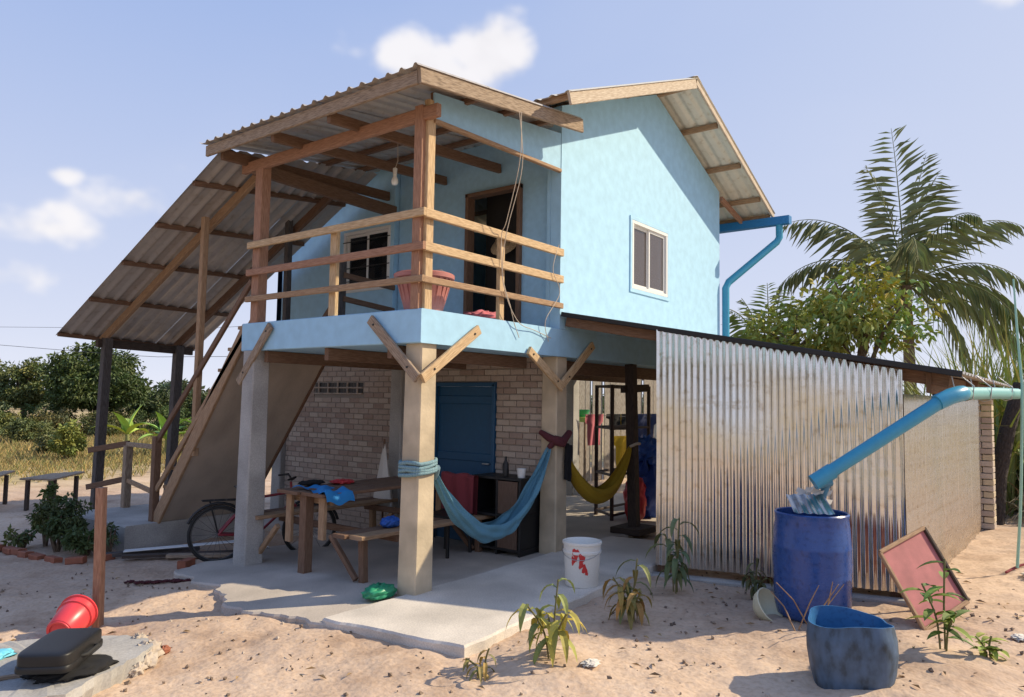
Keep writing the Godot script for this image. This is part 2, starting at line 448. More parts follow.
func sky_picture() -> ImageTexture:
	var W := 2048
	var H := 1024
	var im := Image.create(W, H, false, Image.FORMAT_RGBF)
	im.fill(Color(0.30, 0.25, 0.20))
	var a := FastNoiseLite.new()
	a.seed = 5
	a.noise_type = FastNoiseLite.TYPE_SIMPLEX_SMOOTH
	a.frequency = 7.0
	a.fractal_octaves = 5
	var b := FastNoiseLite.new()
	b.seed = 9
	b.noise_type = FastNoiseLite.TYPE_SIMPLEX_SMOOTH
	b.frequency = 1.6
	b.fractal_octaves = 4
	# heaps of cloud: azimuth, height, half width, half height (degrees), weight
	var heaps := [[44.5, 24.6, 3.6, 1.7, 0.62], [50.4, 25.4, 3.4, 2.5, 0.78], [47.0, 23.8, 5.0, 1.4, 0.55], [20.9, 14.2, 0.8, 0.5, 0.62], [25.6, 13.0, 2.6, 1.4, 0.42], [20.5, 10.7, 3.4, 1.0, 0.42], [17.5, 7.4, 4.0, 1.2, 0.3], [86.5, 26.8, 3.0, 1.4, 0.8],
		[-15, 20, 9, 4, 0.9], [-48, 14, 12, 3, 0.8], [-80, 28, 10, 5, 0.9], [-120, 16, 14, 4, 0.9], [-160, 24, 10, 5, 0.9], [110, 34, 9, 4, 0.9], [160, 18, 12, 4, 0.8], [70, 48, 10, 5, 0.8], [-30, 52, 12, 6, 0.8]]
	var sunward := Vector3(0.601, 0.594, 0.534).normalized()
	for j in range(0, H / 2 + 6):
		var el := 90.0 - 180.0 * (j + 0.5) / H
		var cy := cos(deg_to_rad(el))
		var y := sin(deg_to_rad(el))
		var k := pow(clampf(el / 90.0, 0.0, 1.0), 0.62)
		for i in W:
			var az := 360.0 * (i + 0.5) / W
			if az > 180.0: az -= 360.0
			var r := deg_to_rad(az)
			var d := Vector3(sin(r) * cy, y, -cos(r) * cy)
			var c := Vector3(0.79, 0.81, 0.90).lerp(Vector3(0.12, 0.28, 0.67), clampf(k * 1.38, 0.0, 1.0))
			var near := clampf(d.dot(sunward), 0.0, 1.0)
			c = c.lerp(Vector3(0.78, 0.80, 0.88), 0.62 * near * near)
			var dens := -1.0
			for h in heaps:
				var dx: float = az - h[0]
				if dx > 180.0: dx -= 360.0
				elif dx < -180.0: dx += 360.0
				dx /= h[2]
				if absf(dx) > 2.2: continue
				var dy: float = (el - h[1]) / h[3]
				if absf(dy) > 2.2: continue
				dens = maxf(dens, h[4] * (1.25 - sqrt(dx * dx + dy * dy)))
			var wisp := smoothstep(0.12, 0.75, b.get_noise_3d(d.x, d.y * 2.6, d.z) + 0.06) * 0.06
			if dens > -0.6:
				var m := a.get_noise_3d(d.x * 1.0, d.y * 1.4, d.z)
				var q := smoothstep(0.02, 0.62, dens + m * 1.05 - 0.05)
				var lit := 0.90 + 0.10 * clampf(m * 2.0 + 0.5, 0.0, 1.0)
				c = c.lerp(Vector3(0.93, 0.90, 0.90) * lit, q * 0.88)
			c = c.lerp(Vector3(0.84, 0.83, 0.88), wisp * (1.0 - 0.5 * k))
			im.set_pixel(i, j, Color(c.x, c.y, c.z))
	return ImageTexture.create_from_image(im)

# ------------------------------------------------------------------ ground and slabs
func make_ground():
	var n1 := FastNoiseLite.new()
	n1.seed = 71
	n1.frequency = 0.9
	n1.fractal_octaves = 3
	var n2 := FastNoiseLite.new()
	n2.seed = 72
	n2.frequency = 4.5
	n2.fractal_octaves = 3
	var n3 := FastNoiseLite.new()
	n3.seed = 73
	n3.frequency = 0.16
	n3.fractal_octaves = 4
	var xs := axis(-6.5, 9.0, 0.055, 420.0)
	var zs := axis(-9.0, 6.5, 0.055, 420.0)
	var pos := PackedVector3Array()
	var nor := PackedVector3Array()
	var cols := PackedColorArray()
	var idx := PackedInt32Array()
	var nx := xs.size()
	var sand := Color(0.70, 0.55, 0.425)
	var dark := Color(0.46, 0.34, 0.26)
	var field := Color(0.46, 0.39, 0.20)
	for z in zs:
		for x in xs:
			var y := ground_y(x, z)
			var near := clampf(1.6 - maxf(absf(x - 1.0) - 7.0, absf(z + 1.0) - 9.0) / 8.0, 0.0, 1.0)
			if near > 0.0:
				y += near * (0.020 * n1.get_noise_2d(x, z) + 0.020 * n2.get_noise_2d(x, z) + 0.010 * n2.get_noise_2d(x * 3.1, z * 3.1))
			pos.append(Vector3(x, y, z))
			var s := clampf(n3.get_noise_2d(x, z) * 1.6 + 0.5 + 0.35 * n1.get_noise_2d(x * 2.0 + 40.0, z * 2.0), 0.0, 1.0)
			var c := dark.lerp(sand, 0.35 + 0.65 * s)
			var far := smoothstep(13.0, 19.0, Vector2(x + 2.0, z - 2.0).length() + 3.0 * n3.get_noise_2d(z, x))
			c = c.lerp(field, far * (0.6 + 0.4 * s))
			cols.append(c)
	for j in zs.size():
		for i in nx:
			var dx := pos[j * nx + mini(i + 1, nx - 1)] - pos[j * nx + maxi(i - 1, 0)]
			var dz := pos[mini(j + 1, zs.size() - 1) * nx + i] - pos[maxi(j - 1, 0) * nx + i]
			nor.append(dz.cross(dx).normalized())
	for j in zs.size() - 1:
		for i in nx - 1:
			var a := j * nx + i
			idx.append_array([a, a + 1, a + nx + 1, a, a + nx + 1, a + nx])
	var arr := []
	arr.resize(Mesh.ARRAY_MAX)
	arr[Mesh.ARRAY_VERTEX] = pos
	arr[Mesh.ARRAY_NORMAL] = nor
	arr[Mesh.ARRAY_COLOR] = cols
	arr[Mesh.ARRAY_INDEX] = idx
	var m := ArrayMesh.new()
	m.add_surface_from_arrays(Mesh.PRIMITIVE_TRIANGLES, arr)
	struct("ground", m, M.ground)

func axis(lo: float, hi: float, step: float, far: float) -> PackedFloat32Array:
	var mid := []
	var x := lo
	while x < hi:
		mid.append(x)
		x += step
	var left := []
	var s := step
	x = lo
	while x > -far:
		s *= 1.16
		x -= s
		left.append(x)
	left.reverse()
	var right := []
	s = step
	x = mid[-1]
	while x < far:
		s *= 1.16
		x += s
		right.append(x)
	return PackedFloat32Array(left + mid + right)

# mounds of sand and soil: x, z, radius, height
var mounds := [[1.05, 3.9, 0.55, 0.07], [0.3, 3.9, 0.5, 0.05], [-0.9, 2.6, 0.7, 0.03], [0.5, 1.75, 0.35, 0.04], [1.5, 1.7, 0.4, 0.05], [-0.55, 1.8, 0.45, 0.05], [4.6, 4.7, 1.2, 0.14], [6.6, 4.6, 1.3, 0.2], [-2.6, 1.2, 0.8, -0.03], [2.3, 4.6, 0.9, 0.05], [-1.1, -1.3, 0.4, -0.03], [-3.2, -2.2, 0.9, 0.03], [-1.0, -2.2, 0.5, 0.05], [-1.3, -1.0, 0.55, 0.055], [-1.15, 0.0, 0.5, 0.05], [-1.05, 1.0, 0.45, 0.04], [-0.2, 1.6, 0.5, 0.03]]
func ground_y(x: float, z: float) -> float:
	var y := slope(x, z) - 0.06
	for m in mounds:
		var d = Vector2(x - m[0], z - m[1]).length() / m[2]
		if d < 2.0: y += m[3] * exp(-d * d * 1.6)
	return y

func on_ground(x: float, z: float, up := 0.0) -> Vector3:
	return Vector3(x, ground_y(x, z) + up, z)

func on_floor(x: float, z: float, up := 0.0) -> Vector3:
	return Vector3(x, slope(x, z) + up, z)

func slab(called: String, outline: Array, lift: float, thick: float, seed_: int, rag: float):
	# outline runs round the slab; its edges are broken up into short uneven lengths
	var f := FastNoiseLite.new()
	f.seed = seed_
	f.frequency = 1.7
	f.fractal_octaves = 4
	var pts := PackedVector2Array()
	for i in outline.size():
		var a: Vector2 = outline[i]
		var b: Vector2 = outline[(i + 1) % outline.size()]
		var k := maxi(1, int(a.distance_to(b) / 0.05))
		var side := (b - a).normalized().orthogonal()
		for s in k:
			var p := a.lerp(b, float(s) / k)
			pts.append(p + side * f.get_noise_2d(p.x, p.y) * rag)
	var ids := Geometry2D.triangulate_polygon(pts)
	var b := bm()
	var top := func(p: Vector2) -> Vector3: return Vector3(p.x, slope(p.x, p.y) + lift, p.y)
	for i in range(0, ids.size(), 3):
		var q := [top.call(pts[ids[i]]), top.call(pts[ids[i + 1]]), top.call(pts[ids[i + 2]])]
		if (q[1] - q[0]).cross(q[2] - q[0]).y < 0: q = [q[0], q[2], q[1]]
		b.tri(q[0], q[1], q[2], Vector3.UP, Vector3.UP, Vector3.UP)
	var turn := 1.0 if Geometry2D.is_polygon_clockwise(pts) else -1.0
	for i in pts.size():
		var p := pts[i]
		var q := pts[(i + 1) % pts.size()]
		var before := pts[(i + pts.size() - 1) % pts.size()]
		var after := pts[(i + 2) % pts.size()]
		var w0 := (q - before).normalized().orthogonal() * -turn * (0.010 + 0.018 * absf(f.get_noise_2d(p.x * 3.0, p.y * 3.0)))
		var w1 := (after - p).normalized().orthogonal() * -turn * (0.010 + 0.018 * absf(f.get_noise_2d(q.x * 3.0, q.y * 3.0)))
		var dn := Vector3(0, -0.016, 0)
		var p1: Vector3 = top.call(p + w0) + dn
		var q1: Vector3 = top.call(q + w1) + dn
		var bot := Vector3(0, -thick, 0)
		if turn < 0:
			b.quad(top.call(p), top.call(q), q1, p1)
			b.quad(p1, q1, q1 + bot, p1 + bot)
		else:
			b.quad(top.call(q), top.call(p), p1, q1)
			b.quad(q1, p1, p1 + bot, q1 + bot)
	return struct(called, b, M.apron if called == "apron_slab" else M.floor)

func make_slabs():
	slab("patio_slab", [Vector2(-0.60, -3.0), Vector2(-0.72, -1.9), Vector2(-1.02, -1.15), Vector2(-0.95, -0.62), Vector2(-0.8, 0.0), Vector2(2.0, 0.02), Vector2(7.2, 0.0), Vector2(7.2, -5.5), Vector2(1.6, -5.5), Vector2(1.6, -3.2)], 0.0, 0.12, 5, 0.15)
	slab("apron_slab", [Vector2(-0.84, -0.16), Vector2(-0.72, 1.22), Vector2(1.4, 1.14), Vector2(3.4, 1.10), Vector2(3.4, -0.02), Vector2(0.6, -0.10)], 0.03, 0.14, 8, 0.035)

# ------------------------------------------------------------------ corrugated sheet
func corr(A: Vector3, B: Vector3, C: Vector3, D: Vector3, pitch: float, depth: float, ribbed: bool, along := 2, dent := 0.0) -> MB:
	# A-B is the width, A-D / B-C the length of the sheet
	var wdt := A.distance_to(B)
	var nn := (B - A).cross(D - A).normalized()
	var n := maxi(6, int(round(wdt / pitch * 8.0)))
	var b := bm()
	var f := func(s: float, t: float) -> Vector3:
		var x := s * wdt / pitch
		var o := 0.0
		if ribbed:
			var fr := absf(x - floor(x) - 0.5) * 2.0
			o = smoothstep(0.60, 0.86, fr) * depth
		else:
			o = (0.5 + 0.5 * cos(TAU * x)) * depth
		var p := A.lerp(B, s).lerp(D.lerp(C, s), t)
		return p + nn * (o + dent * (sin(p.x * 3.1 + p.z * 4.7 + 1.0) * sin(p.y * 2.6 + p.z) + 0.5 * sin(p.y * 6.0 + p.z * 3.0)))
	b.grid(f, n, along)
	return b

# ------------------------------------------------------------------ bricks
func brick_course(parent: Node3D, origin: Vector3, dir: Vector3, out: Vector3, length: float, height: float, holes: Array, first_part_y: float):
	# bricks 0.2 x 0.075 with recessed joints; holes are [a0, a1, y0, y1]
	var ln := 0.2
	var ht := 0.075
	var jt := 0.012
	var shapes := []
	for k in 4:
		var b := bm()
		b.beam(-dir * (ln - jt) * 0.5, dir * (ln - jt) * 0.5, 0.10, ht - jt, Vector3.UP, 0.004)
		shapes.append(b.mesh())
	var mats := [M.brick, M.brick_pale, M.brick, M.brick_deep]
	var rest := bm()
	var made := 0
	var rows := int(height / ht)
	for r in rows:
		var y := (r + 0.5) * ht
		var a := -0.1 if r % 2 else 0.0
		while a < length:
			var s := maxf(a, 0.0)
			var e := minf(a + ln, length)
			a += ln
			var spans := [[s, e]]
			for h in holes:
				if y > h[2] - 0.02 and y < h[3] + 0.02:
					var cut := []
					for sp in spans:
						if h[0] > sp[0] + 0.02: cut.append([sp[0], minf(sp[1], h[0])])
						if h[1] < sp[1] - 0.02: cut.append([maxf(sp[0], h[1]), sp[1]])
						if not (h[0] > sp[0] + 0.02 or h[1] < sp[1] - 0.02): pass
					spans = cut
			for sp in spans:
				var w: float = sp[1] - sp[0]
				if w < 0.03: continue
				var c = origin + dir * (sp[0] + sp[1]) * 0.5 + Vector3.UP * y + out * (-0.05 + rng.randf_range(-0.003, 0.003))
				if y < first_part_y or made >= 290:
					rest.beam(c - dir * (w - jt) * 0.5, c + dir * (w - jt) * 0.5, 0.10, ht - jt, Vector3.UP, 0.004)
				else:
					var o := MeshInstance3D.new()
					o.name = "brick"
					o.mesh = shapes[rng.randi() % 4]
					o.material_override = mats[rng.randi() % 4]
					o.position = c
					if absf(w - ln) > 0.01: o.scale = Vector3(1, 1, 1) + dir.abs() * ((w - jt) / (ln - jt) - 1.0)
					parent.add_child(o, true)
					made += 1
	if rest.v.size():
		var o := obj("bricks", rest, M.brick, parent)
		o.set_meta("kind", "stuff")

# ------------------------------------------------------------------ the house
func make_house():
	var H := thing("house", "light blue two-storey house on concrete posts with wooden balcony and tin roofs", "house")
	var XR := 6.78
	var ZB := -5.35
	# concrete posts
	for p in [[0.03, -0.25, "pale concrete post at the balcony corner with hammock tied round it"], [-0.05, -2.72, "grey concrete post beside the bicycle"], [2.2, -0.25, ""], [2.2, -2.74, ""], [2.2, ZB + 0.02, ""], [6.53, -0.25, ""], [6.53, -2.85, ""], [6.53, ZB + 0.02, ""]]:
		var x: float = p[0]
		var z: float = p[1]
		var b := bm()
		b.beam(Vector3(x + 0.11, slope(x, z) - 0.06, z + 0.11), Vector3(x + 0.11 + (0.012 if p[2] else 0.0), 2.25, z + 0.11), 0.23, 0.23, Vector3(0, 0, 1), 0.012, 0.205, 0.205)
		obj("post", b, M.concrete if z > -1.0 else M.concrete_grey, H, p[2])
	# floors
	block("balcony_floor", H, Vector3(0, 2.25, -2.80), Vector3(2.198, 2.56, 0), M.blue_paint, 0.008)
	block("floor_slab", H, Vector3(2.2, 2.252, ZB), Vector3(XR, 2.558, -0.003), M.blue_paint, 0.004)
	for z in [-0.45, -1.37, -2.4]:
		bar("joist", H, Vector3(0.05, 2.185, z), Vector3(2.15, 2.185, z), 0.06, 0.125, M.wood_brown)
	for z in [-0.35, -1.6, -2.9, -4.2]:
		bar("joist", H, Vector3(2.45, 2.16, z), Vector3(XR - 0.05, 2.16, z), 0.08, 0.16, M.wood_brown)
	# a timber prop under the floor, with the block it stands on
	var pr := bar("prop", H, on_floor(3.95, 0.0, 0.03), Vector3(3.95, 2.245, -0.06), 0.12, 0.12, M.wood_dark)
	block("foot_block", pr, on_floor(3.72, -0.22, 0.0), on_floor(4.2, 0.2, 0.06), M.wood_dark)
	bar("cross_arm", pr, Vector3(3.8, 1.92, -0.1), Vector3(4.5, 1.95, -0.1), 0.05, 0.1, M.wood_dark)
	# knee braces
	for g in [[Vector3(-0.03, 2.49, -0.64), Vector3(-0.03, 1.93, 0.0)], [Vector3(0.76, 2.43, 0.03), Vector3(0.0, 1.93, 0.03)], [Vector3(-0.03, 2.51, -2.22), Vector3(-0.03, 1.9, -2.78)], [Vector3(1.58, 2.28, 0.03), Vector3(2.22, 1.9, 0.03)], [Vector3(2.86, 2.42, 0.03), Vector3(2.22, 1.94, 0.03)]]:
		var side := Vector3(1, 0, 0) if absf(g[0].z - g[1].z) > 0.1 else Vector3(0, 0, 1)
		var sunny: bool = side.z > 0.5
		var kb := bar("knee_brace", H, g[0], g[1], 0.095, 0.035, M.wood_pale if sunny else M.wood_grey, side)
		for q in [0.1, 0.82]:
			var bb := MB.new()
			var c: Vector3 = g[0].lerp(g[1], q)
			var o := side * (-1.0 if not sunny else 1.0)
			bb.tube([c + o * 0.015, c + o * 0.024], 0.011, 8)
			obj("bolt", bb, M.black, kb)
	# ground floor walls of brick between the posts
	var core := empty("brick_wall", H)
	core.set_meta("label", "brown brick wall with a band of vent holes")
	var b := bm()
	b.box(Vector3(2.335, 1.1, (-2.74 + ZB) * 0.5 + 0.12), Vector3(0.09, 2.3, 2.38), 0.002)
	obj("mortar", b, M.mortar, core)
	brick_course(core, Vector3(2.28, slope(2.28, -4.0), -2.745), Vector3(0, 0, -1), Vector3(-1, 0, 0), 2.36, 2.28, [[0.62, 1.70, 1.85, 2.02]], 0.32)
	for r in 2:
		for k in 5:
			var vb := bm()
			var z0 := -3.375 - 0.213 * k
			var y0 := 1.80 + 0.085 * r
			vb.beam(Vector3(2.272, y0 + 0.012, z0), Vector3(2.272, y0 + 0.012, z0 - 0.205), 0.03, 0.018)
			vb.beam(Vector3(2.272, y0 + 0.008, z0 - 0.102), Vector3(2.272, y0 + 0.085, z0 - 0.102), 0.03, 0.018, Vector3(0, 0, 1))
			var vt := obj("vent_block", vb, M.brick_pale, core)
			var hole := bm()
			hole.box(Vector3(2.287, y0 + 0.045, z0 - 0.102), Vector3(0.006, 0.07, 0.2), 0.001)
			obj("opening", hole, M.black, vt)
	var wall2 := empty("brick_wall", H)
	wall2.set_meta("label", "brown brick wall round the dark blue door")
	b = bm()
	b.plate([Vector3(2.295, -0.1, -2.5), Vector3(2.295, -0.1, -1.96), Vector3(2.295, 2.25, -1.96), Vector3(2.295, 2.25, -2.5)], Vector3(0.08, 0, 0))
	b.plate([Vector3(2.295, -0.1, -0.98), Vector3(2.295, -0.1, -0.26), Vector3(2.295, 2.25, -0.26), Vector3(2.295, 2.25, -0.98)], Vector3(0.08, 0, 0))
	b.plate([Vector3(2.295, 1.96, -1.96), Vector3(2.295, 1.96, -0.98), Vector3(2.295, 2.25, -0.98), Vector3(2.295, 2.25, -1.96)], Vector3(0.08, 0, 0))
	obj("mortar", b, M.mortar, wall2)
	brick_course(wall2, Vector3(2.28, slope(2.28, -1.3), -0.26), Vector3(0, 0, -1), Vector3(-1, 0, 0), 2.26, 2.25, [[0.72, 1.70, -1.0, 1.95]], 0.1)
	var dr := block("door", H, Vector3(2.30, 0.02, -1.93), Vector3(2.345, 1.915, -1.01), M.door_blue, 0.004)
	for g in [[Vector3(2.27, 0.0, -1.95), Vector3(2.27, 1.94, -1.95)], [Vector3(2.27, 0.0, -0.99), Vector3(2.27, 1.94, -0.99)], [Vector3(2.27, 1.94, -1.98), Vector3(2.27, 1.94, -0.96)]]:
		bar("frame", dr, g[0], g[1], 0.05, 0.05, M.door_blue)
	for y in [0.35, 1.05, 1.75]:
		bar("ledge", dr, Vector3(2.293, y, -1.92), Vector3(2.293, y, -1.02), 0.018, 0.1, M.door_blue)
	var hb := bm()
	hb.tube([Vector3(2.30, 0.98, -1.07), Vector3(2.265, 0.98, -1.07), Vector3(2.262, 0.98, -1.15)], 0.011, 8)
	obj("handle", hb, M.steel, dr)
	# upper walls
	b = bm()
	var D15 := Vector3(0, 0, -0.14)
	var z := -0.003
	var up := func(x: float) -> float: return 6.07 - 0.395 * absf(x - 4.56) - (0.0)
	var g0 := [Vector3(2.2, 2.56, z), Vector3(3.85, 2.56, z), Vector3(3.85, up.call(3.85), z), Vector3(2.2, up.call(2.2), z)]
	b.plate(g0, D15)
	b.plate([Vector3(3.85, 2.56, z), Vector3(4.88, 2.56, z), Vector3(4.88, 3.235, z), Vector3(3.85, 3.235, z)], D15)
	b.plate([Vector3(3.85, 4.145, z), Vector3(4.88, 4.145, z), Vector3(4.88, up.call(4.88), z), Vector3(4.56, 6.07, z), Vector3(3.85, up.call(3.85), z)], D15)
	b.plate([Vector3(4.88, 2.56, z), Vector3(XR, 2.56, z), Vector3(XR, up.call(XR), z), Vector3(4.88, up.call(4.88), z)], D15)
	obj("gable_wall", b, M.blue_paint, H, "sunlit pale blue gable wall with a sliding window")
	b = bm()
	var D1 := Vector3(0.12, 0, 0)
	for q in [[-2.72, -1.47, 2.56, 4.95], [-0.62, -0.15, 2.56, 4.95], [-1.47, -0.62, 4.33, 4.95]]:
		b.plate([Vector3(2.28, q[2], q[0]), Vector3(2.28, q[2], q[1]), Vector3(2.28, q[3], q[1]), Vector3(2.28, q[3], q[0])], D1)
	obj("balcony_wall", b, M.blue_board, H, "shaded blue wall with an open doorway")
	block("corner_post", H, Vector3(2.2, 2.56, -0.2), Vector3(2.278, 4.7, -0.148), M.blue_paint, 0.004)
	b = bm()
	for q in [[ZB, -3.77, 2.56, 4.98], [-2.80, -2.735, 2.56, 4.98], [-3.77, -2.80, 2.56, 3.24], [-3.77, -2.80, 4.12, 4.98]]:
		b.plate([Vector3(2.2, q[2], q[0]), Vector3(2.2, q[2], q[1]), Vector3(2.2, q[3], q[1]), Vector3(2.2, q[3], q[0])], Vector3(0.14, 0, 0))
	obj("stair_wall", b, M.blue_paint, H, "bright blue wall with a dark window beside the stairs")
	block("side_wall", H, Vector3(XR - 0.14, 2.56, ZB), Vector3(XR, 5.15, -0.15), M.blue_paint)
	b = bm()
	b.plate([Vector3(XR, 2.56, ZB), Vector3(2.2, 2.56, ZB), Vector3(2.2, up.call(2.2), ZB), Vector3(4.56, 6.07, ZB), Vector3(XR, up.call(XR), ZB)], Vector3(0, 0, 0.12))
	obj("back_wall", b, M.blue_paint, H)
	# the open doorway: frame, and the door standing open inside
	var dw := bar("door_frame", H, Vector3(2.29, 2.56, -1.455), Vector3(2.29, 4.33, -1.455), 0.14, 0.05, M.wood_brown)
	bar("jamb", dw, Vector3(2.29, 2.56, -0.635), Vector3(2.29, 4.33, -0.635), 0.14, 0.05, M.wood_brown)
	bar("lintel", dw, Vector3(2.29, 4.315, -1.48), Vector3(2.29, 4.315, -0.61), 0.14, 0.05, M.wood_brown)
	var cap := bm()   # a straw hat hung inside the doorway
	cap.lathe([Vector2(0.19, 0.0), Vector2(0.10, 0.03), Vector2(0.085, 0.10), Vector2(0.0, 0.115)], 18, Transform3D(Basis.from_euler(Vector3(0.2, 0, 0.9)), Vector3(2.62, 3.72, -1.15)))
	var hat := solo("straw_hat", cap, M.wood_pale, "pale straw hat hanging inside the dark balcony doorway", "hat")
	hat.set_meta("category", "hat")
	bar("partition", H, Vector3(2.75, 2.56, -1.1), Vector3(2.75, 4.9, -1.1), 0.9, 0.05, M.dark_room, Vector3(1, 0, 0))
	# sliding window in the gable
	window(H, Vector3(3.85, 3.235, -0.003), Vector3(1.03, 0, 0), 0.91, Vector3(0, 0, 1), true)
	window(H, Vector3(2.2, 3.24, -3.77), Vector3(0, 0, 0.97), 0.88, Vector3(-1, 0, 0), false)
	main_roof(H)
	balcony(H)
	stairs(H)

func window(H: Node3D, o: Vector3, across: Vector3, ht: float, out: Vector3, trim: bool):
	var w := empty("window", H)
	var a := across.normalized()
	var ln := across.length()
	var up := Vector3.UP
	var fr := 0.045
	var b := bm()
	var c := o + out * (-0.03)
	b.beam(c + up * fr * 0.5, c + across + up * fr * 0.5, 0.09, fr, up, 0.004)
	b.beam(c + up * (ht - fr * 0.5), c + across + up * (ht - fr * 0.5), 0.09, fr, up, 0.004)
	b.beam(c + a * fr * 0.5 + up * fr, c + a * fr * 0.5 + up * (ht - fr), fr, 0.09, out, 0.004)
	b.beam(c + a * (ln - fr * 0.5) + up * fr, c + a * (ln - fr * 0.5) + up * (ht - fr), fr, 0.09, out, 0.004)
	obj("frame", b, M.white, w)
	if trim:
		b = bm()
		var t := 0.05
		var e := o + out * 0.006
		b.beam(e - a * t - up * t * 0.5, e + across + a * t - up * t * 0.5, 0.02, t, up, 0.003)
		b.beam(e - a * t + up * (ht + t * 0.5), e + across + a * t + up * (ht + t * 0.5), 0.02, t, up, 0.003)
		b.beam(e - a * t * 0.5, e - a * t * 0.5 + up * ht, t, 0.02, out, 0.003)
		b.beam(e + across + a * t * 0.5, e + across + a * t * 0.5 + up * ht, t, 0.02, out, 0.003)
		obj("surround", b, M.blue_paint, w)
	for k in 2:
		var x0 := fr + k * (ln * 0.5 - fr - 0.01)
		var x1 := x0 + ln * 0.5 - fr + 0.01
		var off := out * (-0.045 + 0.022 * k)
		b = bm()
		var s := 0.035
		var lo := o + off + up * fr
		var hh := ht - 2 * fr
		b.beam(lo + a * (x0 + s * 0.5), lo + a * (x0 + s * 0.5) + up * hh, s, 0.022, out, 0.003)
		b.beam(lo + a * (x1 - s * 0.5), lo + a * (x1 - s * 0.5) + up * hh, s, 0.022, out, 0.003)
		b.beam(lo + a * (x0 + s) + up * s * 0.5, lo + a * (x1 - s) + up * s * 0.5, 0.022, s, up, 0.003)
		b.beam(lo + a * (x0 + s) + up * (hh - s * 0.5), lo + a * (x1 - s) + up * (hh - s * 0.5), 0.022, s, up, 0.003)
		obj("sash", b, M.white, w)
		b = bm()
		var g := lo + a * (x0 + s) + up * s
		var wd := a * (x1 - x0 - 2 * s)
		var hv := up * (hh - 2 * s)
		b.plate([g, g + wd, g + wd + hv, g + hv], -out * 0.004)
		obj("pane", b, M.glass if trim else M.glass_dark, w)
	if not trim:
		for k in 4:
			bar("bar", w, o + out * 0.02 + up * (0.16 + 0.19 * k), o + across + out * 0.02 + up * (0.16 + 0.19 * k), 0.014, 0.014, M.black)

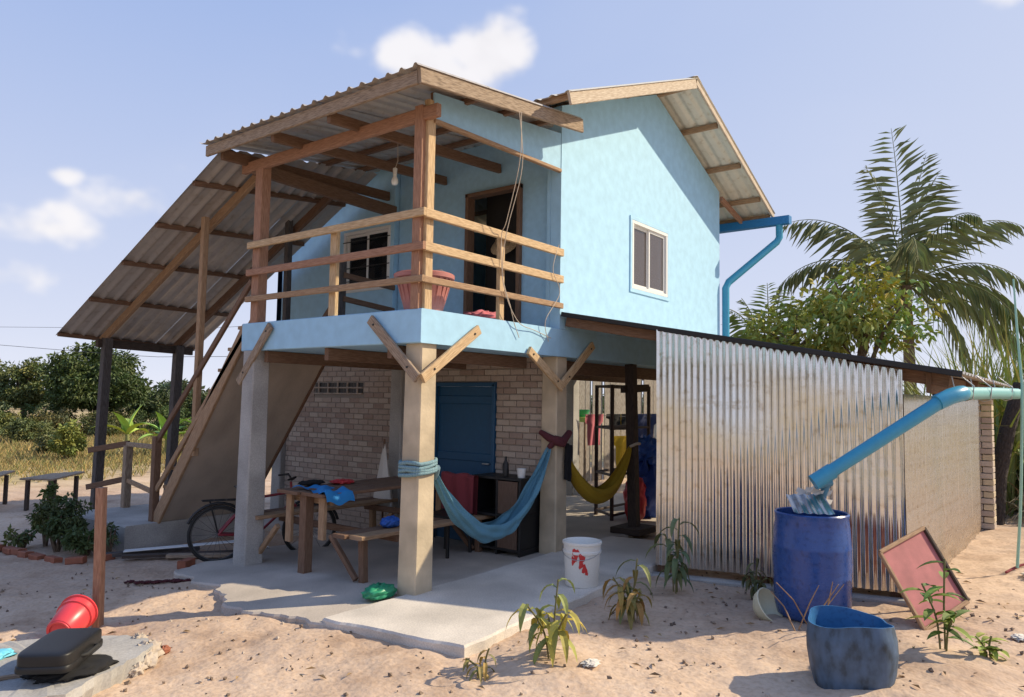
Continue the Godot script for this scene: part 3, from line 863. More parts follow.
func main_roof(H: Node3D):
	var R := empty("roof", H)
	R.set_meta("label", "gabled tin roof of the upper storey")
	var zf := 0.56
	var zb := -5.85
	var rx := 4.60
	var ry := 6.17
	var n := 8
	for k in n:
		var z0 := lerpf(zf, zb, float(k) / n)
		var z1 := lerpf(zf, zb, float(k + 1) / n)
		obj("roof_sheet", corr(Vector3(7.72, 4.93, z0 + 0.03), Vector3(7.72, 4.93, z1 - 0.02), Vector3(rx, ry, z1 - 0.02), Vector3(rx, ry, z0 + 0.03), 0.2, 0.024, true), M.roof_pale, R)
		obj("roof_sheet", corr(Vector3(1.5, 4.92, z1 - 0.02), Vector3(1.5, 4.92, z0 + 0.03), Vector3(rx, ry, z0 + 0.03), Vector3(rx, ry, z1 - 0.02), 0.2, 0.024, true), M.roof_pale, R)
	var b := bm()
	b.plate([Vector3(rx - 0.13, ry - 0.016, zf + 0.03), Vector3(rx, ry + 0.036, zf + 0.03), Vector3(rx, ry + 0.036, zb), Vector3(rx - 0.13, ry - 0.016, zb)], Vector3(0, -0.003, 0))
	b.plate([Vector3(rx, ry + 0.036, zf + 0.03), Vector3(rx + 0.13, ry - 0.016, zf + 0.03), Vector3(rx + 0.13, ry - 0.016, zb), Vector3(rx, ry + 0.036, zb)], Vector3(0, -0.003, 0))
	obj("ridge_cap", b, M.roof_tin, R)
	# barge boards and purlins
	bar("barge_board", R, Vector3(1.5, 4.855, zf - 0.0), Vector3(rx - 0.01, ry - 0.07, zf - 0.0), 0.03, 0.14, M.wood_cream)
	bar("barge_board", R, Vector3(rx + 0.01, ry - 0.045, zf - 0.0), Vector3(7.72, 4.895, zf - 0.0), 0.03, 0.08, M.wood_cream)
	for x in [5.45, 6.35, 7.2, 7.68, 3.7, 2.7, 1.58]:
		var y: float = ry - 0.398 * absf(x - rx) - 0.045
		var m := bar("purlin", R, Vector3(x, y, zf - 0.045), Vector3(x, y, zb + 0.05), 0.05, 0.075, M.wood_tan)
		m.name = "purlin"
	bar("ridge_beam", R, Vector3(rx, ry - 0.07, zf - 0.045), Vector3(rx, ry - 0.07, zb + 0.05), 0.06, 0.1, M.wood_tan)
	bar("eave_strut", R, Vector3(7.62, 4.85, 0.06), Vector3(6.8, 5.08, 0.02), 0.05, 0.09, M.wood_red)
	# gutter along the right-hand eave, with its down pipe
	var G := bm()
	var gx := 7.64
	var prof := [Vector2(-0.075, 0.07), Vector2(-0.07, -0.06), Vector2(0.0, -0.075), Vector2(0.07, -0.06), Vector2(0.075, 0.07)]
	for i in prof.size() - 1:
		var p: Vector2 = prof[i]
		var q: Vector2 = prof[i + 1]
		G.quad(Vector3(gx + p.x, 4.79 + p.y, 0.86), Vector3(gx + q.x, 4.79 + q.y, 0.86), Vector3(gx + q.x, 4.77 + q.y, zb), Vector3(gx + p.x, 4.77 + p.y, zb))
		G.quad(Vector3(gx + p.x * 0.93, 4.796 + p.y * 0.93, zb), Vector3(gx + q.x * 0.93, 4.796 + q.y * 0.93, zb), Vector3(gx + q.x * 0.93, 4.796 + q.y * 0.93, 0.86), Vector3(gx + p.x * 0.93, 4.796 + p.y * 0.93, 0.86))
	G.plate([Vector3(gx - 0.075, 4.86, 0.86), Vector3(gx - 0.07, 4.73, 0.86), Vector3(gx, 4.715, 0.86), Vector3(gx + 0.07, 4.73, 0.86), Vector3(gx + 0.075, 4.86, 0.86)], Vector3(0, 0, -0.01))
	var gut := obj("gutter", G, M.gutter, R)
	var pb := bm()
	pb.tube([Vector3(7.64, 4.74, 0.68), Vector3(7.64, 4.52, 0.68), Vector3(7.60, 4.44, 0.65), Vector3(6.90, 3.72, 0.10), Vector3(6.85, 3.62, 0.07), Vector3(6.85, 2.75, 0.07)], 0.058, 12)
	obj("down_pipe", pb, M.pvc, gut)

func balcony(H: Node3D):
	var B := empty("balcony_roof", H)
	B.set_meta("label", "low tin roof over the balcony with weathered wooden edge boards")
	var zf := 0.28
	var zb := -3.08
	var yl := 4.545
	var yr := 4.875
	for k in 5:
		var z0 := lerpf(zf + 0.045, zb, k / 5.0)
		var z1 := lerpf(zf + 0.045, zb, (k + 1) / 5.0)
		var y := yl + (k % 2) * 0.003
		obj("roof_sheet", corr(Vector3(-0.44, y, z1 - 0.02), Vector3(-0.44, y, z0), Vector3(2.12, yr, z0), Vector3(2.12, yr, z1 - 0.02), 0.168, 0.028, true), M.roof_tin, B)
	bar("edge_board", B, Vector3(-0.375, 4.475, zf - 0.01), Vector3(-0.375, 4.475, zb + 0.04), 0.035, 0.12, M.wood_grey)
	bar("edge_board", B, Vector3(-0.39, 4.49, zf + 0.015), Vector3(2.16, 4.82, zf + 0.015), 0.035, 0.15, M.wood_grey)
	for x in [0.55, 1.15, 1.75]:
		bar("purlin", B, Vector3(x, 4.585 + 0.13 * (x + 0.05) - 0.03, zf - 0.0), Vector3(x, 4.585 + 0.13 * (x + 0.05) - 0.03, zb + 0.05), 0.05, 0.06, M.wood_brown)
	for z in [-0.95, -1.85]:
		bar("rafter", B, Vector3(-0.35, 4.41, z), Vector3(2.25, 4.58, z), 0.05, 0.11, M.wood_brown)
	bar("tie_beam", B, Vector3(0.04, 4.36, 0.12), Vector3(0.04, 4.36, -2.95), 0.06, 0.12, M.wood_red)
	bar("cross_beam", B, Vector3(0.02, 4.33, -2.72), Vector3(2.19, 4.28, -2.72), 0.07, 0.15, M.wood_brown)
	bar("cross_beam", B, Vector3(-0.3, 4.43, -2.86), Vector3(2.19, 4.52, -2.86), 0.06, 0.12, M.wood_brown)
	# blue board hung under the sunny edge of the roof
	var b := bm()
	b.plate([Vector3(0.115, 4.335, -0.01), Vector3(2.196, 4.395, -0.01), Vector3(2.196, 4.81, -0.01), Vector3(0.115, 4.58, -0.01)], Vector3(0, 0, -0.02))
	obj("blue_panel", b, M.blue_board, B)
	bar("panel_trim", B, Vector3(0.12, 4.315, -0.02), Vector3(2.196, 4.375, -0.02), 0.05, 0.04, M.wood_tan)
	bar("rafter", B, Vector3(0.14, 4.56, -0.06), Vector3(2.19, 4.79, -0.06), 0.05, 0.08, M.wood_brown)
	# balcony posts and rails
	var R := empty("balcony_railing", H)
	R.set_meta("label", "pale three-bar wooden railing round the balcony")
	bar("corner_post", R, Vector3(0.035, 2.56, -0.10), Vector3(0.035, 4.44, -0.10), 0.07, 0.10, M.wood_red, Vector3(0, 0, 1))
	bar("corner_post", R, Vector3(0.10, 2.56, -0.045), Vector3(0.10, 4.50, -0.045), 0.10, 0.06, M.wood_pale, Vector3(0, 0, 1))
	bar("post", R, Vector3(0.075, 2.56, -2.62), Vector3(0.075, 4.42, -2.62), 0.12, 0.13, M.wood_red, Vector3(0, 0, 1))
	bar("baluster", R, Vector3(0.05, 2.56, -1.29), Vector3(0.05, 3.46, -1.29), 0.05, 0.10, M.wood_pale, Vector3(0, 0, 1))
	bar("baluster", R, Vector3(1.18, 2.56, -0.05), Vector3(1.18, 3.42, -0.05), 0.08, 0.05, M.wood_pale, Vector3(0, 0, 1))
	for g in [[3.43, 0.075, "wood_pale"], [3.122, 0.075, "wood_red"], [2.825, 0.062, "wood_tan"]]:
		bar("rail", R, Vector3(-0.018, g[0], 0.035), Vector3(-0.018, g[0], -2.72), 0.035, g[1], M[g[2]])
	for g in [[3.425, 0.085, "wood_pale"], [3.12, 0.085, "wood_pale"], [2.82, 0.062, "wood_tan"]]:
		bar("rail", R, Vector3(0.0, g[0], 0.018), Vector3(2.215, g[0], 0.018), 0.036, g[1], M[g[2]])
	# rail between the stair head and the wall
	bar("rail", R, Vector3(1.36, 3.30, -2.74), Vector3(2.195, 3.24, -2.70), 0.04, 0.07, M.wood_brown)
	bar("rail", R, Vector3(1.36, 3.0, -2.74), Vector3(2.195, 2.93, -2.70), 0.04, 0.07, M.wood_brown)
	bar("post", R, Vector3(1.36, 2.5, -2.79), Vector3(1.36, 3.52, -2.79), 0.1, 0.1, M.wood_slate, Vector3(0, 0, 1))
	# bulb hung on its flex
	var L := thing("light_bulb", "small white bulb hanging under the balcony roof", "light bulb", Vector3(0.95, 4.14, -1.41))
	b = bm()
	b.lathe([Vector2(0.0, -0.005), Vector2(0.03, 0.005), Vector2(0.042, 0.035), Vector2(0.034, 0.07), Vector2(0.02, 0.095), Vector2(0.02, 0.12)], 16)
	obj("glass_bulb", b, M.bulb, L)
	b = bm()
	b.lathe([Vector2(0.024, 0.12), Vector2(0.026, 0.19), Vector2(0.008, 0.2)], 12)
	obj("socket", b, M.white, L)
	b = bm()
	b.tube([Vector3(0, 0.19, 0), Vector3(0.02, 0.28, 0.02), Vector3(0.03, 0.51, 0.0)], 0.004, 6)
	obj("flex", b, M.cable, L)

func stairs(H: Node3D):
	var S := empty("stairs", H)
	S.set_meta("label", "steep stairs with a plain sloping underside")
	var lo := Vector3(0, 0.13, -4.66)
	var hi := Vector3(0, 2.56, -2.745)
	var dr := (hi - lo).normalized()
	var nn := Vector3(0, dr.z, -dr.y)   # up and away from the underside
	var x0 := 0.10
	var x1 := 1.32
	var b := bm()
	b.plate([Vector3(x0 + 0.03, lo.y, lo.z), Vector3(x1, lo.y, lo.z), Vector3(x1, hi.y - 0.08, hi.z - 0.06), Vector3(x0 + 0.03, hi.y - 0.08, hi.z - 0.06)], nn * 0.09)
	obj("underside", b, M.render, S)
	bar("stringer", S, Vector3(x0, lo.y - 0.02, lo.z - 0.01) + nn * 0.06, Vector3(x0, hi.y - 0.08, hi.z - 0.075) + nn * 0.06, 0.04, 0.17, M.wood_tan)
	bar("stringer", S, Vector3(x1 + 0.02, lo.y - 0.02, lo.z - 0.01) + nn * 0.06, Vector3(x1 + 0.02, hi.y - 0.08, hi.z - 0.075) + nn * 0.06, 0.04, 0.17, M.wood_brown)
	for k in 10:
		var t := (k + 0.5) / 10.0
		var p := lo.lerp(hi, t) + nn * 0.16
		block("tread", S, Vector3(x0 + 0.03, p.y - 0.02, p.z - 0.13), Vector3(x1 - 0.01, p.y + 0.02, p.z + 0.12), M.wood_tan)
	# the block of concrete the stairs start from
	block("plinth", S, Vector3(-0.32, -0.28, -6.3), Vector3(1.35, 0.15, -4.62), M.concrete_grey, 0.015)
	# handrails
	var R := empty("stair_railing", H)
	for x in [0.1, 1.36]:
		bar("rail", R, Vector3(x, 1.15, -4.77), Vector3(x, 3.06, -2.80), 0.04, 0.07, M.wood_brown)
		bar("rail", R, Vector3(x, 0.55, -4.72), Vector3(x, 2.74, -2.62 if x < 1 else -2.80), 0.04, 0.07, M.wood_tan)
		bar("newel", R, Vector3(x, 0.15, -4.77), Vector3(x, 1.22, -4.77), 0.09, 0.09, M.wood_brown, Vector3(0, 0, 1))
	bar("post", R, Vector3(0.13, 1.02, -3.92), Vector3(0.13, 3.95, -3.90), 0.075, 0.075, M.wood_tan, Vector3(0, 0, 1))
	bar("post", R, Vector3(1.40, 1.3, -3.95), Vector3(1.40, 4.2, -3.98), 0.08, 0.08, M.wood_slate, Vector3(0, 0, 1))
	bar("post", R, Vector3(0.42, 0.15, -6.2), Vector3(0.42, 1.02, -6.2), 0.1, 0.1, M.wood_grey, Vector3(0, 0, 1))
	bar("rail", R, Vector3(0.42, 1.04, -6.22), Vector3(0.12, 1.08, -4.8), 0.05, 0.06, M.wood_grey)
	bar("rail", R, Vector3(0.42, 0.53, -6.17), Vector3(0.12, 0.5, -4.8), 0.04, 0.06, M.wood_tan)
	bar("rail", R, Vector3(0.45, 1.05, -6.25), Vector3(0.18, 0.93, -6.88), 0.05, 0.08, M.wood_brown)
	bar("rail", R, Vector3(0.45, 0.55, -6.25), Vector3(0.18, 0.40, -6.88), 0.05, 0.08, M.wood_brown)
	# the long roof over the stairs
	var F := empty("stair_roof", H)
	F.set_meta("label", "long sloping tin roof over the stairs on dark posts")
	var A := Vector3(-0.32, 2.60, -7.0)
	var Bq := Vector3(1.97, 2.53, -7.36)
	var C := Vector3(1.97, 4.80, -2.86)
	var Dq := Vector3(-0.32, 4.50, -2.86)
	for k in 3:
		var s0 := k / 3.0
		var s1 := (k + 1.04) / 3.0
		var lift := Vector3(0, 0.004 * (k % 2), 0)
		obj("roof_sheet", corr(A.lerp(Bq, s0) + lift, A.lerp(Bq, s1) + lift, Dq.lerp(C, s1) + lift, Dq.lerp(C, s0) + lift, 0.19, 0.028, true, 6), M.roof_tin, F)
	var at := func(s: float, t: float, dn: float) -> Vector3: return A.lerp(Bq, s).lerp(Dq.lerp(C, s), t) + Vector3(0, -dn, 0)
	for t in [0.015, 0.245, 0.46, 0.66, 0.86]:
		bar("purlin", F, at.call(0.01, t, 0.035), at.call(0.99, t, 0.035), 0.05, 0.06, M.wood_brown)
	bar("rafter", F, at.call(0.27, 0.04, 0.115), at.call(0.27, 0.97, 0.115), 0.06, 0.11, M.wood_tan)
	bar("rafter", F, at.call(0.80, 0.04, 0.115), at.call(0.80, 0.97, 0.115), 0.06, 0.11, M.wood_brown)
	bar("eave_beam", F, Vector3(0.2, 2.50, -6.86), Vector3(1.75, 2.47, -7.0), 0.07, 0.12, M.wood_dark)
	bar("post", F, on_ground(0.40, -7.1, -0.15), Vector3(0.32, 2.58, -6.80), 0.12, 0.12, M.wood_slate, Vector3(0, 0, 1))
	bar("post", F, on_ground(1.47, -7.0, -0.15), Vector3(1.5, 2.55, -6.95), 0.13, 0.13, M.wood_slate, Vector3(0, 0, 1))

# ------------------------------------------------------------------ the tin shed
func make_shed():
	var S := thing("tin_shed", "lean-to shed walled with shiny corrugated metal sheets against the blue house", "shed")
	var a := Vector3(2.25, 0, 1.18)
	var n := Vector3(2.50, 0, 3.39)
	var e := Vector3(6.84, 0, 3.52)
	var roof_y := func(z: float) -> float: return 2.735 - 0.183 * z
	# long side: five overlapping sheets, corrugations in step at the laps
	var W := empty("side_wall", S)
	var k := 5
	var tops := [-0.01, 0.0, -0.035, -0.02, -0.05]
	var n2 := n
	n = n + (n - a).normalized() * 0.02
	var len1 := a.distance_to(n)
	var per := int(round(len1 / k / 0.062))
	var pit := len1 / k / per
	for i in k:
		var p := a.lerp(n, (i * per - (1.0 if i > 0 else 0.0)) * pit / len1)
		var q := a.lerp(n, (i + 1) * per * pit / len1)
		var out := Vector3(-1, 0, 0.114).normalized() * (0.004 + 0.002 * i)
		var pt: Vector3 = p + out + Vector3.UP * (roof_y.call(p.z) - 0.012 + tops[i] * 0.6)
		var qt: Vector3 = q + out + Vector3.UP * (roof_y.call(q.z) - 0.012 + tops[i] * 0.6)
		var pb := p + out + Vector3.UP * (slope(p.x, p.z) + 0.02 + rng.randf() * 0.04)
		var qb := q + out + Vector3.UP * (slope(q.x, q.z) + 0.02 + rng.randf() * 0.04)
		obj("wall_sheet", corr(pb, qb, qt, pt, pit, 0.016, false, 16, 0.006), M.tin, W)
	n = n2
	# front: five dull sheets
	var F := empty("front_wall", S)
	var len2 := n.distance_to(e)
	per = int(round(len2 / 5 / 0.062))
	pit = len2 / 5 / per
	for i in 5:
		var p := n.lerp(e, (i * per - (1.0 if i > 0 else 0.0)) * pit / len2)
		var q := n.lerp(e, (i + 1) * per * pit / len2)
		var out := Vector3(0, 0, 0.010 - 0.0015 * i)
		var h := 1.86
		obj("wall_sheet", corr(p + out + Vector3.UP * (slope(p.x, p.z) - 0.06), q + out + Vector3.UP * (slope(q.x, q.z) - 0.06), q + out + Vector3.UP * h, p + out + Vector3.UP * h, pit, 0.015, false, 12, 0.004), M.tin_dull, F)
	# concrete strip the sheets stand on
	var b := bm()
	b.beam(a + Vector3(-0.03, -0.04, -0.05), n + Vector3(-0.03, 0.03, 0.06), 0.14, 0.16, Vector3.UP, 0.015)
	obj("footing", b, M.concrete_grey, S)
	# frame
	for p in [a + Vector3(0.08, 0, 0.02), n + Vector3(0.08, 0, -0.08), Vector3(4.6, 0, 3.36), Vector3(2.47, 0, 2.2)]:
		bar("stud", S, p + Vector3.UP * (slope(p.x, p.z) - 0.05), p + Vector3.UP * (roof_y.call(p.z) - 0.1), 0.07, 0.07, M.wood_brown, Vector3(0, 0, 1))
	bar("rafter", S, Vector3(2.30, roof_y.call(0.03) - 0.08, 0.03), Vector3(2.62, roof_y.call(3.75) - 0.08, 3.75), 0.05, 0.11, M.wood_brown)
	bar("rafter", S, Vector3(4.6, roof_y.call(0.03) - 0.07, 0.03), Vector3(4.6, roof_y.call(3.75) - 0.07, 3.75), 0.05, 0.11, M.wood_brown)
	bar("rafter", S, Vector3(6.9, roof_y.call(0.03) - 0.07, 0.03), Vector3(6.9, roof_y.call(3.75) - 0.07, 3.75), 0.05, 0.11, M.wood_brown)
	bar("eave_board", S, Vector3(2.56, 1.955, 3.60), Vector3(7.05, 1.945, 3.66), 0.04, 0.17, M.wood_brown)
	# roof of four sheets with a dark edge
	var R := empty("roof", S)
	for i in 6:
		var x0 := lerpf(2.20, 7.15, i / 6.0)
		var x1 := lerpf(2.20, 7.15, (i + 1) / 6.0)
		var sk0 := 0.13 * (1.0 - i / 6.0)
		var sk1 := 0.13 * (1.0 - (i + 1) / 6.0)
		obj("roof_sheet", corr(Vector3(x0 + sk0, roof_y.call(3.88) , 3.88), Vector3(x1 + sk1, roof_y.call(3.88), 3.88), Vector3(x1, roof_y.call(0.01), 0.01), Vector3(x0, roof_y.call(0.01), 0.01), 0.19, 0.022, true), M.roof_tin, R)
	bar("edge_strip", R, Vector3(2.20, roof_y.call(0.02) - 0.005, 0.02), Vector3(2.335, roof_y.call(3.88) - 0.005, 3.88), 0.022, 0.05, M.black)
	# brick pier at the far corner
	var P := empty("brick_pier", S)
	for r in 24:
		var y := slope(6.9, 3.5) - 0.05 + 0.08 * r
		for c in 2:
			var o := Vector3(6.93, y + 0.036, 3.55)
			var bb := bm()
			if r % 2: bb.beam(o + Vector3(-0.12 + 0.125 * c + 0.0, 0, -0.12), o + Vector3(-0.12 + 0.125 * c, 0, 0.12), 0.115, 0.07, Vector3.UP, 0.006)
			else: bb.beam(o + Vector3(-0.18, 0, -0.06 + 0.125 * c), o + Vector3(0.06, 0, -0.06 + 0.125 * c), 0.115, 0.07, Vector3.UP, 0.006)
			obj("brick", bb, [M.brick_pale, M.brick_pale, M.brick, M.concrete][rng.randi() % 4], P)
	# gutter pipe along the eave and down to the barrel
	b = bm()
	b.tube([Vector3(4.55, 1.90, 4.10), Vector3(3.4, 1.885, 3.985), Vector3(2.42, 1.865, 3.86)], 0.055, 14)
	var g := obj("gutter_pipe", b, mat("pvc_pale", Color(0.22, 0.50, 0.50), 0.4, {"tex": "mottle", "scale": 1.2, "tri": true}), S, "pale turquoise gutter pipe under the shed eave")
	b = bm()
	b.tube([Vector3(2.44, 1.866, 3.862), Vector3(2.38, 1.862, 3.852), Vector3(2.30, 1.84, 3.80), Vector3(2.22, 1.785, 3.71)], 0.066, 14)
	obj("elbow", b, M.pvc, g)
	b = bm()
	b.tube([Vector3(2.25, 1.805, 3.745), Vector3(1.74, 1.135, 2.90)], 0.056, 16)
	obj("down_pipe", b, M.pvc, g, "blue pipe slanting down to the barrel")
	b = bm()
	b.tube([Vector3(1.80, 1.212, 3.0), Vector3(1.72, 1.11, 2.87)], 0.066, 16)
	obj("collar", b, M.pvc, g)
	for p in [[Vector3(3.1, 1.87, 3.95)], [Vector3(4.0, 1.89, 4.04)], [Vector3(2.55, 1.87, 3.875)]]:
		b = bm()
		var c: Vector3 = p[0]
		b.tube([c + Vector3(0.0, 0.17, -0.06), c + Vector3(0, 0.06, 0.062), c + Vector3(0, -0.05, 0.05), c + Vector3(0.0, -0.065, 0.0), c + Vector3(0, -0.03, -0.066), c + Vector3(0, 0.14, -0.1)], 0.006, 6)
		obj("tie_wire", b, M.steel, g)

# ------------------------------------------------------------------ yard things
func make_yard():
	var b: MB
	# blue barrel with a scrap of tin and the tap of the pipe on it
	var at := on_ground(1.69, 2.86, -0.012)
	var K := thing("blue_barrel", "tall dark blue plastic barrel with open top standing against the metal shed", "barrel", at)
	b = bm()
	b.lathe([Vector2(0.0, 0.005), Vector2(0.24, 0.0), Vector2(0.276, 0.03), Vector2(0.295, 0.12), Vector2(0.298, 0.26), Vector2(0.301, 0.28), Vector2(0.297, 0.30), Vector2(0.305, 0.44), Vector2(0.302, 0.56), Vector2(0.305, 0.575), Vector2(0.30, 0.59), Vector2(0.293, 0.72), Vector2(0.283, 0.80), Vector2(0.288, 0.815), Vector2(0.291, 0.835), Vector2(0.282, 0.845), Vector2(0.272, 0.838), Vector2(0.27, 0.80), Vector2(0.28, 0.6), Vector2(0.28, 0.3), Vector2(0.24, 0.03), Vector2(0.0, 0.03)], 44)
	obj("shell", b, M.barrel, K)
	b = bm()
	b.lathe([Vector2(0.0, 0.62), Vector2(0.281, 0.62)], 32)
	obj("water", b, mat("water", Color(0.02, 0.03, 0.035), 0.05), K)
	b = bm()
	b.plate([Vector3(1.38, 0.895, 2.86), Vector3(1.60, 0.885, 3.06), Vector3(1.78, 1.0, 2.96), Vector3(1.74, 1.02, 2.80), Vector3(1.56, 0.95, 2.70)], Vector3(0, -0.003, 0))
	var gg := corr(Vector3(1.36, 0.89, 2.82), Vector3(1.56, 0.885, 3.08), Vector3(1.80, 1.01, 2.92), Vector3(1.60, 1.0, 2.68), 0.08, 0.010, false, 4, 0.006)
	solo("tin_scrap", gg, M.tin, "bent scrap of corrugated tin lying across the blue barrel's mouth", "metal scrap")
	b = bm()
	b.tube([Vector3(1.90, 1.10, 2.93), Vector3(1.885, 1.0, 2.90), Vector3(1.87, 0.885, 2.88)], [0.035, 0.03, 0.045], 10)
	b.tube([Vector3(1.78, 1.08, 2.88), Vector3(1.93, 1.10, 2.95)], 0.03, 10)
	b.tube([Vector3(1.90, 1.09, 2.93), Vector3(1.93, 1.15, 2.90), Vector3(1.98, 1.15, 2.92)], 0.014, 8)
	solo("pipe_tap", b, mat("tap_blue", Color(0.06, 0.22, 0.34), 0.5), "small blue tap fitting above the barrel under the pipe", "tap")
	b = bm()
	for i in 12:
		var p := Vector3(1.83 + rng.randf_range(-0.09, 0.09), 0.90 + rng.randf_range(0.0, 0.11), 2.86 + rng.randf_range(-0.09, 0.09))
		var q := p + Vector3(rng.randf_range(-0.09, 0.09), rng.randf_range(-0.04, 0.05), rng.randf_range(-0.09, 0.09))
		b.quad(p, q, q + Vector3(0.02, 0.035, 0.01), p + Vector3(0.015, 0.04, 0.0))
	solo("plastic_rag", b, M.cloth_white, "crumpled pale plastic rag caught on the barrel rim under the tap", "rag")
	# cut-down barrel in front
	K = thing("cut_barrel", "grimy low blue tub cut from a barrel in the foreground sand", "tub", Vector3(0.335, -0.01, 3.475), "", 0.4)
	b = bm()
	var ring := func(rx: float, sq: float, s: float, y: float, lean: float) -> Vector3:
		var an := s * TAU
		var k := pow(pow(absf(cos(an)), sq) + pow(absf(sin(an)), sq), -1.0 / sq)
		var dent := 1.0 + 0.03 * sin(an * 3.0 + y * 5.0) + 0.02 * sin(an * 7.0 + 2.0)
		return Vector3(cos(an) * k * rx * dent + lean * y, y + (0.018 * sin(an * 2.0 + 0.7) * (y / 0.42)), -sin(an) * k * rx * dent)
	var hs := [[0.19, 0.0], [0.215, 0.03], [0.24, 0.14], [0.252, 0.26], [0.25, 0.34], [0.24, 0.40], [0.236, 0.425]]
	b.grid(func(s, t): 
		var f: float = t * 6.0
		var i := mini(int(f), 5)
		var w: float = f - i
		return ring.call(lerpf(hs[i][0], hs[i + 1][0], w), 2.9, s, lerpf(hs[i][1], hs[i + 1][1], w), 0.03), 56, 18)
	obj("outside", b, M.cut_barrel, K)
	b = bm()
	b.grid(func(s, t): return ring.call(0.228 - 0.02 * t, 2.9, 1.0 - s, 0.424 - 0.30 * t, 0.03), 48, 6)
	b.grid(func(s, t): return ring.call(0.236 - 0.008 * t, 2.9, s, 0.425, 0.03), 48, 1)
	obj("inside", b, M.cut_inside, K)
	b = bm()
	b.grid(func(s, t): return ring.call(0.21 * (1.0 - t) + 0.001, 2.9, s, 0.13 + 0.03 * t, 0.03), 32, 5)
	obj("soil", b, M.bark_dark, K)
	# pink panel leaning behind it
	K = thing("framed_panel", "faded pink board in a wooden frame tipped on one corner in the sand", "panel", Vector3.ZERO)
	var bl := Vector3(1.80, 0.05, 3.645)
	var br := Vector3(2.34, 0.20, 3.87)
	var tl := Vector3(1.76, 0.60, 3.35)
	var tr := br + (tl - bl)
	var pn := (br - bl).cross(tl - bl).normalized()
	b = bm()
	b.plate([bl, br, tr, tl], -pn * 0.012)
	obj("board", b, M.pink_panel, K)
	for g in [[tl, tr, "wood_tan"], [bl, tl, "wood_tan"], [br, tr, "wood_dark"], [bl, br, "wood_tan"]]:
		bar("frame_bar", K, g[0] + pn * 0.008, g[1] + pn * 0.008, 0.032, 0.03, M[g[2]], pn)
	bar("prop_stick", K, tl.lerp(tr, 0.6) - pn * 0.03, Vector3(2.34, 0.06, 3.52), 0.03, 0.03, M.wood_brown)
	# white pail with red paint
	K = thing("white_pail", "white plastic paint pail smeared with red on the concrete apron", "pail", on_floor(1.16, 0.98, 0.03))
	b = bm()
	b.lathe([Vector2(0.0, 0.0), Vector2(0.145, 0.0), Vector2(0.152, 0.01), Vector2(0.166, 0.29), Vector2(0.178, 0.295), Vector2(0.178, 0.315), Vector2(0.169, 0.32), Vector2(0.171, 0.37), Vector2(0.181, 0.374), Vector2(0.181, 0.394), Vector2(0.172, 0.398), Vector2(0.166, 0.392), Vector2(0.148, 0.02), Vector2(0.0, 0.02)], 40)
	obj("bucket", b, M.pail, K)
	b = bm()
	for sp in [[-0.10, 0.30, 0.055, 0.07], [-0.02, 0.26, 0.05, 0.06], [-0.14, 0.24, 0.035, 0.05], [0.02, 0.17, 0.045, 0.05], [-0.03, 0.21, 0.04, 0.05], [0.05, 0.14, 0.025, 0.035]]:
		var an: float = 2.52 - sp[0] * 4.0
		var fan := []
		for q in 11:
			var t := TAU * q / 11.0
			var rr := 1.0 + 0.3 * sin(t * 3.0 + sp[1] * 20.0)
			var aa: float = an + cos(t) * sp[2] * 4.0 * rr * 0.8
			var yy: float = sp[1] + sin(t) * sp[3] * rr * 0.8
			var rad := 0.1535 + 0.05 * yy - 0.0 + (0.012 if yy > 0.29 and yy < 0.318 else 0.0) + (0.001)
			fan.append(Vector3(cos(aa) * rad, yy, sin(aa) * rad))
		var cc := Vector3.ZERO
		for q in fan: cc += q / 11.0
		cc = Vector3(cc.x, 0, cc.z).normalized() * (0.1535 + 0.05 * cc.y + 0.001) + Vector3.UP * cc.y
		for q in 11:
			var nn := Vector3(cc.x, 0, cc.z).normalized()
			b.tri(cc, fan[(q + 1) % 11], fan[q], nn, nn, nn)
	obj("red_smear", b, M.red_paint, K)
	b = bm()
	var hd := []
	for q in 13:
		var t := PI * q / 12.0
		hd.append(Vector3(cos(t + 1.2) * 0.183, 0.34 - 0.10 * sin(t) * 0.9, sin(t + 1.2) * 0.183))
	b.tube(hd, 0.003, 6)
	obj("wire_handle", b, M.steel, K)
	# half gourd, its mouth turned to the right
	b = bm()
	var ay := Vector3(-0.17, 0.55, 0.85).normalized()
	var axx := ay.cross(Vector3.UP).normalized()
	var bowl_turn := Transform3D(Basis(axx, ay, axx.cross(ay)), on_ground(1.44, 2.60, 0.095))
	b.lathe([Vector2(0.0, -0.135), Vector2(0.07, -0.122), Vector2(0.127, -0.06), Vector2(0.145, 0.0), Vector2(0.137, 0.004), Vector2(0.12, -0.055), Vector2(0.06, -0.11), Vector2(0.0, -0.122)], 26, bowl_turn)
	solo("bowl", b, M.gourd, "pale cream bowl tipped on its side beside the blue barrel", "bowl")
	# green bag by the corner post
	b = bm()
	lump(b, on_floor(-0.13, -0.30, 0.06), Vector3(0.17, 0.07, 0.11), 3, 0.16, 0.6)
	solo("green_bag", b, M.green_plastic, "crumpled green plastic bag at the foot of the balcony corner post", "bag")
	# things at the lower left: slab of rubble, black case, rag, red bucket
	K = thing("rubble_slab", "broken grey concrete slab lying in the sand at the lower left", "concrete slab", Vector3.ZERO)
	b = bm()
	rubble(b)
	obj("slab", b, M.concrete_grey, K)
	for g in [[Vector3(-2.02, -0.07, -0.62), 0.075, 81], [Vector3(-2.10, -0.09, -0.50), 0.065, 82], [Vector3(-1.95, -0.11, -0.72), 0.055, 83], [Vector3(-2.20, -0.10, -0.42), 0.05, 84], [Vector3(-2.0, -0.03, -0.80), 0.045, 85]]:
		b = bm()
		lump(b, g[0], Vector3(g[1] * 1.2, g[1], g[1]), g[2], 0.35)
		obj("chunk", b, M.render, K)
	b = bm()
